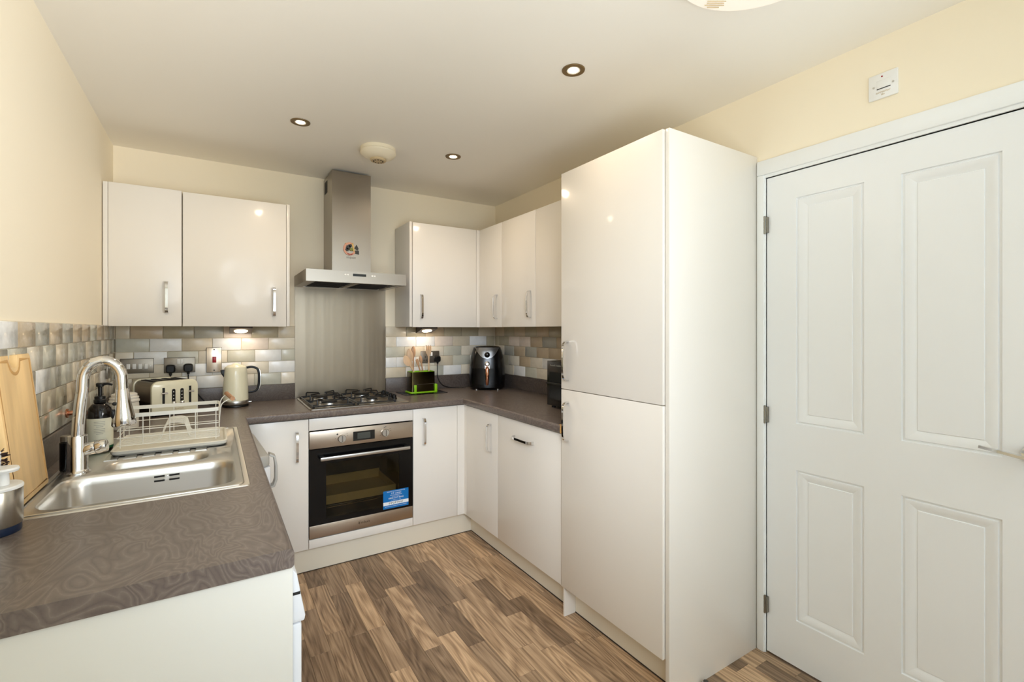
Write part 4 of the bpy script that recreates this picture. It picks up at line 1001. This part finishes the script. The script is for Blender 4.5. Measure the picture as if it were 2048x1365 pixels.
# storage jar
jr = thing('storage_jar', 'white ribbed storage jar behind the drying rack at left wall', 'jar', (0.128, -0.63, 0.91))
jx, jy = 0.128, -0.63
MB().lathe(jx, jy, [(0.048, 0.9102), (0.053, 0.916), (0.054, 1.02), (0.052, 1.032)], 36).build('body', 'jar', jr)
MB().lathe(jx, jy, [(0.052, 1.0325), (0.056, 1.036), (0.056, 1.043), (0.051, 1.046), (0.053, 1.050), (0.053, 1.056), (0.046, 1.059), (0.048, 1.064), (0.047, 1.070), (0.036, 1.075), (0.02, 1.077)], 36).build('lid', 'jar', jr)
m_ = MB(); m_.tube(smooth_path([(jx - 0.03, jy, 1.074), (jx - 0.028, jy, 1.10), (jx - 0.012, jy, 1.116), (jx + 0.006, jy, 1.10), (jx + 0.008, jy, 1.076)], 5), 0.0028, 8); m_.build('lid_loop', 'jar', jr)
# drying rack -------------------------------------------------------
dk = thing('dish_rack', 'white wire dish rack with wooden end grip on a cream tray', 'dish rack', (0.33, -1.08, 0.9168))
m_ = MB(); tx0, tx1, ty0, ty1 = 0.166, 0.520, -1.262, -0.960
def tr_(d, z): return [(x, y, z) for x, y in rrect((tx0 + tx1) / 2, (ty0 + ty1) / 2, tx1 - tx0 - 2 * d, ty1 - ty0 - 2 * d, 0.022, 4)]
m_.rings([tr_(0.008, 0.9170), tr_(0.001, 0.924), tr_(0, 0.934), tr_(0.004, 0.936), tr_(0.008, 0.934), tr_(0.012, 0.924)], cap0=True, cap1=True)
m_.build('drip_tray', 'traycream', dk)
rx0, rx1, ry0, ry1, rz0, rz1 = 0.182, 0.494, -1.216, -1.004, 0.940, 1.052
m_ = MB()
m_.strap([(rx0, ry0, rz1), (rx1 - 0.02, ry0, rz1), (rx1 - 0.006, ry0 + 0.006, rz1), (rx1, ry0 + 0.02, rz1), (rx1, ry1 - 0.02, rz1), (rx1 - 0.006, ry1 - 0.006, rz1), (rx1 - 0.02, ry1, rz1), (rx0, ry1, rz1)], (0, 0, 1), 0.014, 0.004)
m_.strap([(rx0, ry0, rz1), (rx0, ry1, rz1)], (0, 0, 1), 0.014, 0.004)
m_.build('top_band', 'rack', dk)
wr_ = MB(); q = 0.0017
for z in (0.944, 0.972, 0.999): wr_.tube([(rx0, ry0, z), (rx1 - 0.006, ry0, z), (rx1, ry0 + 0.006, z), (rx1, ry1 - 0.006, z), (rx1 - 0.006, ry1, z), (rx0, ry1, z)], q, 6, loop=True)
for x in (0.19, 0.255, 0.335, 0.415, 0.482):
    for y in (ry0, ry1): wr_.tube([(x, y, 0.9365 if x in (0.19, 0.482) else 0.944), (x, y, rz1)], q, 6)
for y in (-1.15, -1.07): wr_.tube([(rx1, y, 0.944), (rx1, y, rz1)], q, 6); wr_.tube([(rx0, y, 0.944), (rx0, y, rz1)], q, 6)
wr_.build('side_wire', 'rack', dk)
wr_ = MB()
for i in range(11): y = ry0 + 0.006 + i * 0.020; wr_.tube([(rx0, y, 0.944), (rx1, y, 0.944)], 0.0015, 6)
wr_.build('floor_wire', 'rack', dk)
for i in range(8):
    y = -1.185 + i * 0.0225; cx = 0.35
    pts = smooth_path([(cx - 0.062, y, 0.945), (cx - 0.045, y, 0.953), (cx - 0.036, y, 0.985), (cx - 0.028, y, 1.003), (cx, y, 1.009), (cx + 0.028, y, 1.003), (cx + 0.036, y, 0.985), (cx + 0.045, y, 0.953), (cx + 0.062, y, 0.945)], 4)
    MB().tube(pts, 0.0015, 6).build('plate_loop', 'rack', dk)
gr = MB(); ga, gb = (0.538, -1.172, 1.086), (0.523, -1.030, 1.088)
gr.tube(smooth_path([(rx1, -1.165, 0.99), (rx1 + 0.002, -1.163, 1.03), (rx1 + 0.010, -1.164, 1.066), ga], 5), 0.002, 6); gr.tube(smooth_path([(rx1, -1.025, 0.99), (rx1 + 0.002, -1.027, 1.03), (rx1 + 0.008, -1.029, 1.066), gb], 5), 0.002, 6); gr.build('grip_wire', 'rack', dk)
MB().cyl((0.5395, -1.190, 1.0856), (0.521, -1.012, 1.0883), 0.0085, n=14).build('wooden_grip', 'woodgrip', dk)
# soap bottle
bo = thing('soap_bottle', 'dark amber pump bottle with cream label behind the tap', 'bottle', (0.117, -1.10, 0.9168))
bx, by = 0.117, -1.10
MB().lathe(bx, by, [(0.035, 0.9137), (0.0375, 0.918), (0.0378, 1.040), (0.0372, 1.056), (0.033, 1.074), (0.024, 1.088), (0.016, 1.092)], 36).build('body', 'amber', bo)
MB().lathe(bx, by, [(0.0381, 0.934), (0.0383, 0.936), (0.0383, 1.036), (0.0381, 1.038)], 36, caps=False).build('label', 'label', bo)
m_ = MB(); m_.lathe(bx, by, [(0.0384, 0.926), (0.0384, 0.934)], 36, caps=False); m_.build('green_band', 'green', bo)
m_ = MB()
for i, z in enumerate((1.026, 1.020, 1.014, 1.008, 1.000, 0.994, 0.988, 0.982)):
    half = 26 if i % 4 != 3 else 16
    m_.strap([(bx + 0.0386 * math.sin(R(8 + a)), by - 0.0386 * math.cos(R(8 + a)), z) for a in range(-half, half + 1, 6)], (0, 0, 1), 0.0013, 0.0003)
m_.build('print_line', 'greyink', bo)
m_ = MB()
for z, aa in ((0.960, range(-26, 27, 6)),): m_.strap([(bx + 0.0386 * math.sin(R(8 + a)), by - 0.0386 * math.cos(R(8 + a)), z) for a in aa], (0, 0, 1), 0.0008, 0.0003)
for a in (-16, -2, 16, 22): m_.strap([(bx + 0.0386 * math.sin(R(8 + a + d)), by - 0.0386 * math.cos(R(8 + a + d)), 0.952) for d in (-4, 0, 4)], (0, 0, 1), 0.004, 0.0003)
m_.build('print_mark', 'ink', bo)
MB().lathe(bx, by, [(0.0175, 1.0925), (0.0185, 1.094), (0.0185, 1.104), (0.0165, 1.106), (0.0165, 1.116), (0.013, 1.118)], 28).build('collar', 'black', bo)
m_ = MB(); m_.lathe(bx, by, [(0.0065, 1.118), (0.0065, 1.150), (0.012, 1.153), (0.0125, 1.163), (0.010, 1.166)], 20); m_.tube([(bx, by, 1.160), (bx + 0.022, by - 0.003, 1.162), (bx + 0.036, by - 0.004, 1.157)], [0.006, 0.0045, 0.004], 10); m_.build('pump', 'black', bo)
# slim black bottle behind the tap
sb = thing('slim_bottle', 'slim black bottle with grey cap tucked behind the tap base', 'bottle', (0.078, -1.372, SZ))
MB().lathe(0.078, -1.372, [(0.0155, SZ + 0.0002), (0.017, SZ + 0.004), (0.017, 1.004), (0.013, 1.008)], 24).build('body', 'blackgloss', sb)
MB().lathe(0.078, -1.372, [(0.015, 1.0085), (0.015, 1.024), (0.013, 1.026)], 24).build('cap', 'platesteel', sb)
# copper peg on the wall
pg = thing('wall_peg', 'small copper-coloured peg on the tiles behind the tap', 'peg', (0.0105, -1.03, 1.052))
MB().cyl((0.0105, -1.03, 1.052), (0.016, -1.03, 1.052), 0.017, n=20).build('back_plate', 'copper', pg)
MB().cyl((0.0165, -1.03, 1.052), (0.052, -1.03, 1.052), 0.0085, n=16).build('pin', 'copper', pg)
# chopping board leaning on the wall (local frame: x along the wall towards the camera is -y)
cb = thing('chopping_board', 'bamboo chopping board with juice groove leaning on left wall', 'board', (0.066, -1.640, 0.9163), local=True)
cb.rotation_euler = (0, R(-6.2), 0)
bw, bh, bt_ = 0.135, 0.382, 0.018
top = []
for k in range(13):
    a = math.pi * k / 12; top.append((0.032 * math.cos(a), bh - 0.034 * math.sin(a) ** 0.8 if k not in (0, 12) else bh))
ol = [(-bw, 0.006), (-bw + 0.006, 0), (bw - 0.006, 0), (bw, 0.006), (bw, bh - 0.008), (bw - 0.008, bh)] + top + [(-bw + 0.008, bh), (-bw, bh - 0.008)]
m_ = MB(); loop_ = MB()
bm_loop = ol
m_.prism(bm_loop, 'x', -bt_, 0.0)
m_.build('slab', 'board', cb, bevel=0.0015, local=True)
gp = [(-bw + 0.014, 0.014), (bw - 0.014, 0.014), (bw - 0.014, bh - 0.014), (0.045, bh - 0.014)] + [(0.042 * math.cos(a), bh - 0.014 - 0.036 * math.sin(a)) for a in [math.pi * k / 10 for k in range(1, 10)]] + [(-0.045, bh - 0.014), (-bw + 0.014, bh - 0.014)]
m_ = MB(); m_.tube([(0.0002, y, z) for y, z in gp], 0.0046, 6, loop=True)
m_.v = [(max(-0.002, min(x, 0.0011)), y, z) for x, y, z in m_.v]
m_.build('juice_groove', 'boardedge', cb, local=True)
# brush caddy at the left edge of the picture
cd = thing('soap_caddy', 'steel soap and brush caddy with white top at left edge', 'caddy', (0.0655, -1.902, 0.91))
ax, ay = 0.0655, -1.902
MB().lathe(ax, ay, [(0.048, 0.9102), (0.050, 0.913), (0.0495, 0.928)], 40, sx=0.82, sy=0.9).build('base', 'bluedark', cd)
MB().lathe(ax, ay, [(0.0515, 0.9285), (0.0525, 0.931), (0.0525, 1.006), (0.0515, 1.008)], 44, sx=0.82, sy=0.9).build('body', 'steelv', cd)
MB().lathe(ax, ay, [(0.0535, 1.0085), (0.0535, 1.013), (0.051, 1.016), (0.02, 1.017)], 40, sx=0.82, sy=0.9).build('lid', 'whiteplastic', cd)
m_ = MB(); m_.lathe(ax + 0.013, ay - 0.008, [(0.011, 1.0172), (0.010, 1.044), (0.025, 1.047), (0.027, 1.052), (0.025, 1.056), (0.01, 1.057)], 28); m_.build('press_plate', 'whiteplastic', cd)
br = thing('dish_brush', 'dish brush with dark brown bristles standing in caddy', 'brush', (0.060, -1.872, 1.017))
BX, BY = 0.060, -1.872
MB().tube([(BX, BY, 1.0175), (BX, BY, 1.085)], 0.006, 8).build('stem', 'whiteplastic', br)
m_ = MB(); rb = random.Random(5)
for i in range(90):
    a = rb.uniform(0, 2 * math.pi); z = rb.uniform(1.036, 1.082); l = rb.uniform(0.014, 0.021); e = rb.uniform(-0.006, 0.010)
    m_.tube([(BX, BY, z), (BX + l * math.cos(a), BY + l * math.sin(a), z + e)], 0.0011, 4)
m_.build('bristles', 'bristle', br, kind='stuff')

# ------------------------------------------------------------------ things on the right worktop
mt_ = MB().box(1.583, 1.900, -0.275, -0.075, 0.9102, 0.9135).build('mat', 'blackgloss', bevel=0.001); tag(mt_, 'thin black mat under the utensil holder', 'mat')
uh = thing('utensil_holder', 'dark mirror-steel utensil holder in a lime green base', 'holder', (1.735, -0.155, 0.9137))
ux0, ux1, uy0, uy1 = 1.652, 1.832, -0.205, -0.105
MB().prism(rrect((ux0 + ux1) / 2 + 0.004, (uy0 + uy1) / 2, ux1 - ux0 + 0.03, uy1 - uy0 + 0.03, 0.02), 'z', 0.9137, 0.922).build('base_plate', 'lime', uh, bevel=0.002)
m_ = MB()
m_.box(ux0 + 0.018, ux0 + 0.036, uy0 - 0.012, uy0 - 0.0012, 0.9215, 0.972); m_.box(ux1 - 0.008, ux1 + 0.012, uy0 - 0.012, uy0 - 0.0012, 0.9215, 0.972); m_.box(ux1 + 0.0012, ux1 + 0.012, uy0 - 0.002, uy0 + 0.03, 0.9215, 0.972)
m_.build('corner_clip', 'lime', uh, bevel=0.002)
def ur(d, z): return [(x, y, z) for x, y in rrect((ux0 + ux1) / 2, (uy0 + uy1) / 2, ux1 - ux0 - 2 * d, uy1 - uy0 - 2 * d, 0.012, 4)]
m_ = MB(); m_.rings([ur(0, 0.9223), ur(0, 1.062), ur(0.003, 1.062), ur(0.003, 0.935)], cap0=True, cap1=True); m_.build('sleeve', 'olivemetal', uh)
m_ = MB(); m_.rings([ur(0.0032, 1.050), ur(0.0032, 1.065), ur(0.007, 1.065), ur(0.007, 1.050)], loop=True); m_.build('liner', 'lime', uh)
MB().tube([(ux0 + 0.04, uy0 - 0.0015, 0.975), (ux1 - 0.01, uy0 - 0.0015, 0.975)], 0.0014, 6).build('rail', 'chrome', uh)
UG = 'wooden utensils in the green holder'
def utensil(name, label, foot, head, kind, wood='utensil', rot=0.0, L=0.075, wv=0.024):
    """handle from foot to the head start; head drawn as a flat bowl along the same axis"""
    f, h = Vector(foot), Vector(head); d = (h - f).normalized(); side = Vector((math.cos(rot), math.sin(rot), 0)); side = (side - d * side.dot(d)).normalized(); nn = d.cross(side)
    m = MB(); hs = h - d * L
    m.tube([tuple(f), tuple(f + (hs - f) * 0.5), tuple(hs), tuple(hs + d * 0.012)], [0.0065, 0.0058, 0.0052, 0.007], 10)
    rr = []
    if kind in ('spoon', 'slotted'):
        n = 14
        for i in range(n + 1):
            t = i / n; wdt = wv * max(0.12, math.sin(math.pi * (0.08 + 0.9 * t)) ** 0.6); c = hs + d * (0.004 + (L - 0.004) * t); dep = 0.010 * math.sin(math.pi * t)
            rr.append([tuple(c + side * wdt * math.cos(a) + nn * (0.0035 * math.sin(a) + dep * (math.cos(a) ** 2 - 0.6))) for a in [2 * math.pi * k / 12 for k in range(12)]])
        m.rings(rr, cap0=True, cap1=True)
    elif kind == 'turner':
        for t, wdt in ((0, 0.3), (0.25, 0.85), (0.6, 1.0), (1.0, 1.05)):
            c = hs + d * (0.004 + (L - 0.004) * t); a = side * wv * wdt; b = nn * 0.003
            rr.append([tuple(c + a + b), tuple(c - a + b), tuple(c - a - b), tuple(c + a - b)])
        m.rings(rr, cap0=True, cap1=True)
    elif kind == 'fork':
        for t, wdt in ((0, 0.3), (0.3, 0.9), (0.55, 1.0)):
            c = hs + d * (0.004 + (L - 0.004) * t); a = side * wv * wdt; b = nn * 0.0035
            rr.append([tuple(c + a + b), tuple(c - a + b), tuple(c - a - b), tuple(c + a - b)])
        m.rings(rr, cap0=True, cap1=True)
        for k in (-0.75, 0, 0.75): m.tube([tuple(hs + d * L * 0.5 + side * wv * k), tuple(h + side * wv * k)], [0.0048, 0.003], 6)
    o = m.build(name, wood); tag(o, label, 'utensil', UG)
    if kind == 'slotted':
        s = MB(); 
        for k in (-0.35, 0.35): s.tube([tuple(hs + d * L * 0.35 + side * wv * k + nn * -0.0028), tuple(hs + d * L * 0.8 + side * wv * k + nn * -0.0028)], 0.0026, 6)
        s.build('slot', 'dark', o)
    return o
utensil('wooden_spoon', 'round-headed wooden ladle leaning furthest left in green holder', (1.750, -0.185, 0.945), (1.607, -0.185, 1.180), 'spoon', rot=0.35, L=0.085, wv=0.031)
utensil('wooden_spoon', 'slotted wooden spoon, largest head of left-hand bunch', (1.70, -0.160, 0.945), (1.657, -0.145, 1.228), 'slotted', rot=0.15, L=0.095, wv=0.025)
utensil('wooden_spoon', 'wooden spoon with tallest head of left-hand bunch', (1.69, -0.135, 0.945), (1.697, -0.125, 1.245), 'spoon', 'utensil2', rot=0.2, L=0.085, wv=0.021)
utensil('wooden_spatula', 'slim darker wooden spatula slanting right from left-hand bunch', (1.775, -0.150, 0.945), (1.712, -0.150, 1.150), 'turner', 'utensil2', rot=0.2, L=0.05, wv=0.010)
utensil('wooden_fork', 'broad wooden fork standing tallest at right of green holder', (1.800, -0.175, 0.945), (1.795, -0.165, 1.252), 'fork', rot=0.1, L=0.085, wv=0.021)
utensil('wooden_spoon', 'small wooden spoon before the socket, left of broad fork', (1.785, -0.128, 0.945), (1.752, -0.118, 1.175), 'spoon', 'utensil2', rot=0.1, L=0.06, wv=0.014)
utensil('wooden_turner', 'flat wooden turner directly behind the broad fork', (1.808, -0.135, 0.945), (1.819, -0.125, 1.243), 'turner', 'utensil', rot=0.1, L=0.07, wv=0.017)

# air fryer (local: front -y)
af = thing('air_fryer', 'black air fryer with copper handle in the far right corner', 'air fryer', (2.262, -0.205, 0.91), rot=R(-28.7), local=True)
def afr(wx, wy, z, sh=0): 
    out = []
    for k in range(32):
        t = 2 * math.pi * k / 32; c, s_ = math.cos(t), math.sin(t)
        out.append((wx * math.copysign(abs(c) ** 0.62, c), sh + wy * math.copysign(abs(s_) ** 0.62, s_), z))
    return out
m_ = MB(); m_.rings([afr(0.125, 0.125, 0.010), afr(0.134, 0.134, 0.02), afr(0.139, 0.139, 0.08), afr(0.137, 0.137, 0.16), afr(0.127, 0.130, 0.24), afr(0.112, 0.120, 0.296), afr(0.104, 0.112, 0.318), afr(0.088, 0.10, 0.326), afr(0.05, 0.06, 0.330)], cap0=True, cap1=True)
m_.build('body', 'blackgloss', af, local=True)
# grey control panel: a shield on the sloping upper front
def front_y(z):  # y of body front at height z
    zs = [(0.08, -0.139), (0.16, -0.137), (0.24, -0.130), (0.296, -0.120), (0.318, -0.112)]
    for (a, ya), (b, yb) in zip(zs[:-1], zs[1:]):
        if a <= z <= b: return ya + (yb - ya) * (z - a) / (b - a)
    return zs[-1][1] if z > 0.3 else zs[0][1]
m_ = MB(); rows = []
for i in range(9):
    t = i / 8; z = 0.236 + 0.084 * t; hw = 0.006 + 0.086 * math.sqrt(t) if t > 0 else 0.004
    row = []
    for k in range(9):
        u_ = -1 + 2 * k / 8; x = hw * u_; ex = 0.62
        wx = 0.127 if z < 0.25 else 0.112
        cc = min(0.999, abs(x) / wx); yy = (1 - cc ** (2 / ex)) ** (ex / 2)
        row.append((x, front_y(z) * yy - 0.0022, z))
    rows.append(row)
m_.rings(rows, closed=False); m_.build('control_panel', 'fryergrey', af, local=True)
m_ = MB(); m_.lathe(0, 0, [(0.021, 0), (0.021, 0.004), (0.017, 0.006), (0.015, 0.016), (0.012, 0.018)], 24); m_.v = [(x, -0.127 - z, 0.266 + y) for x, y, z in m_.v]; m_.build('dial', 'blackgloss', af, local=True)
m_ = MB(); m_.rings([[(x, y - 0.0025, z) for x, y, z in afr(0.1385, 0.1385, zz) if y < -0.10] for zz in (0.045, 0.10, 0.165)], closed=False); m_.build('drawer_front', 'blackgloss', af, local=True)
m_ = MB(); m_.box(-0.018, 0.018, -0.158, -0.136, 0.165, 0.192); m_.lathe(0, 0, [(0.019, 0), (0.019, 0.012), (0.013, 0.015), (0.010, 0.010)], 24); n0 = len(m_.v) - 96
m_.v = m_.v[:8] + [(x, -0.146 - z, 0.200 + y) for x, y, z in m_.v[8:]]; m_.build('handle_mount', 'alu', af, bevel=0.0, local=True)
m_ = MB(); m_.tube([(0, -0.152, 0.170), (0, -0.168, 0.160), (0, -0.172, 0.12), (0, -0.170, 0.07), (0, -0.164, 0.045)], [0.013, 0.014, 0.014, 0.013, 0.010], 16, flat=(1, 1)); m_.build('handle', 'copper', af, local=True)
for x in (-0.08, 0.08): MB().lathe(x, -0.09, [(0.012, 0.0002), (0.013, 0.012)], 14).build('foot', 'alu', af, local=True)
for x in (-0.08, 0.08): MB().lathe(x, 0.08, [(0.012, 0.0002), (0.013, 0.012)], 14).build('foot', 'alu', af, local=True)
# microwave
mw = thing('microwave', 'black microwave oven half hidden behind the fridge housing', 'microwave', (2.29, -1.38, 0.91))
MB().box(2.142, 2.428, -1.605, -1.165, 0.925, 1.182).build('body', 'black', mw, bevel=0.004)
MB().box(2.130, 2.1415, -1.605, -1.165, 0.925, 1.182).build('door', 'blackgloss', mw, bevel=0.002)
MB().box(2.1285, 2.130, -1.60, -1.19, 0.962, 1.12).build('door_window', 'display', mw)
MB().box(2.112, 2.124, -1.60, -1.175, 1.050, 1.060).box(2.1235, 2.1298, -1.21, -1.195, 1.050, 1.060).build('door_handle', 'black', mw, bevel=0.002)
text('Russell Hobbs', 0.016, (2.1294, -1.245, 1.158), (0, -1, 0), (0, 0, 1), 'greyink', mw, width=0.10)
for x in (2.16, 2.41):
    for y in (-1.58, -1.19): MB().lathe(x, y, [(0.012, 0.9102), (0.012, 0.925)], 12).build('foot', 'black', mw)
gd = thing('pepper_grinder', 'small black grinder standing on the microwave', 'grinder', (2.22, -1.315, 1.182))
MB().lathe(2.22, -1.315, [(0.026, 1.1823), (0.028, 1.19), (0.022, 1.215), (0.024, 1.225), (0.018, 1.236), (0.008, 1.240)], 24).build('body', 'black', gd)
MB().sphere((2.22, -1.315, 1.248), 0.010, 12, 8).build('knob', 'blackgloss', gd)
# door stop on the floor by the end panel
ds = thing('door_stop', 'small white plastic stop on floor below the fridge housing panel', 'door stop', (2.06, -2.27, 0))
MB().lathe(2.06, -2.275, [(0.016, 0.0002), (0.017, 0.006), (0.013, 0.018), (0.010, 0.021)], 20).build('body', 'whiteplastic', ds)
MB().lathe(2.06, -2.275, [(0.0095, 0.0212), (0.009, 0.026), (0.006, 0.028)], 16).build('rubber_tip', 'rubber', ds)
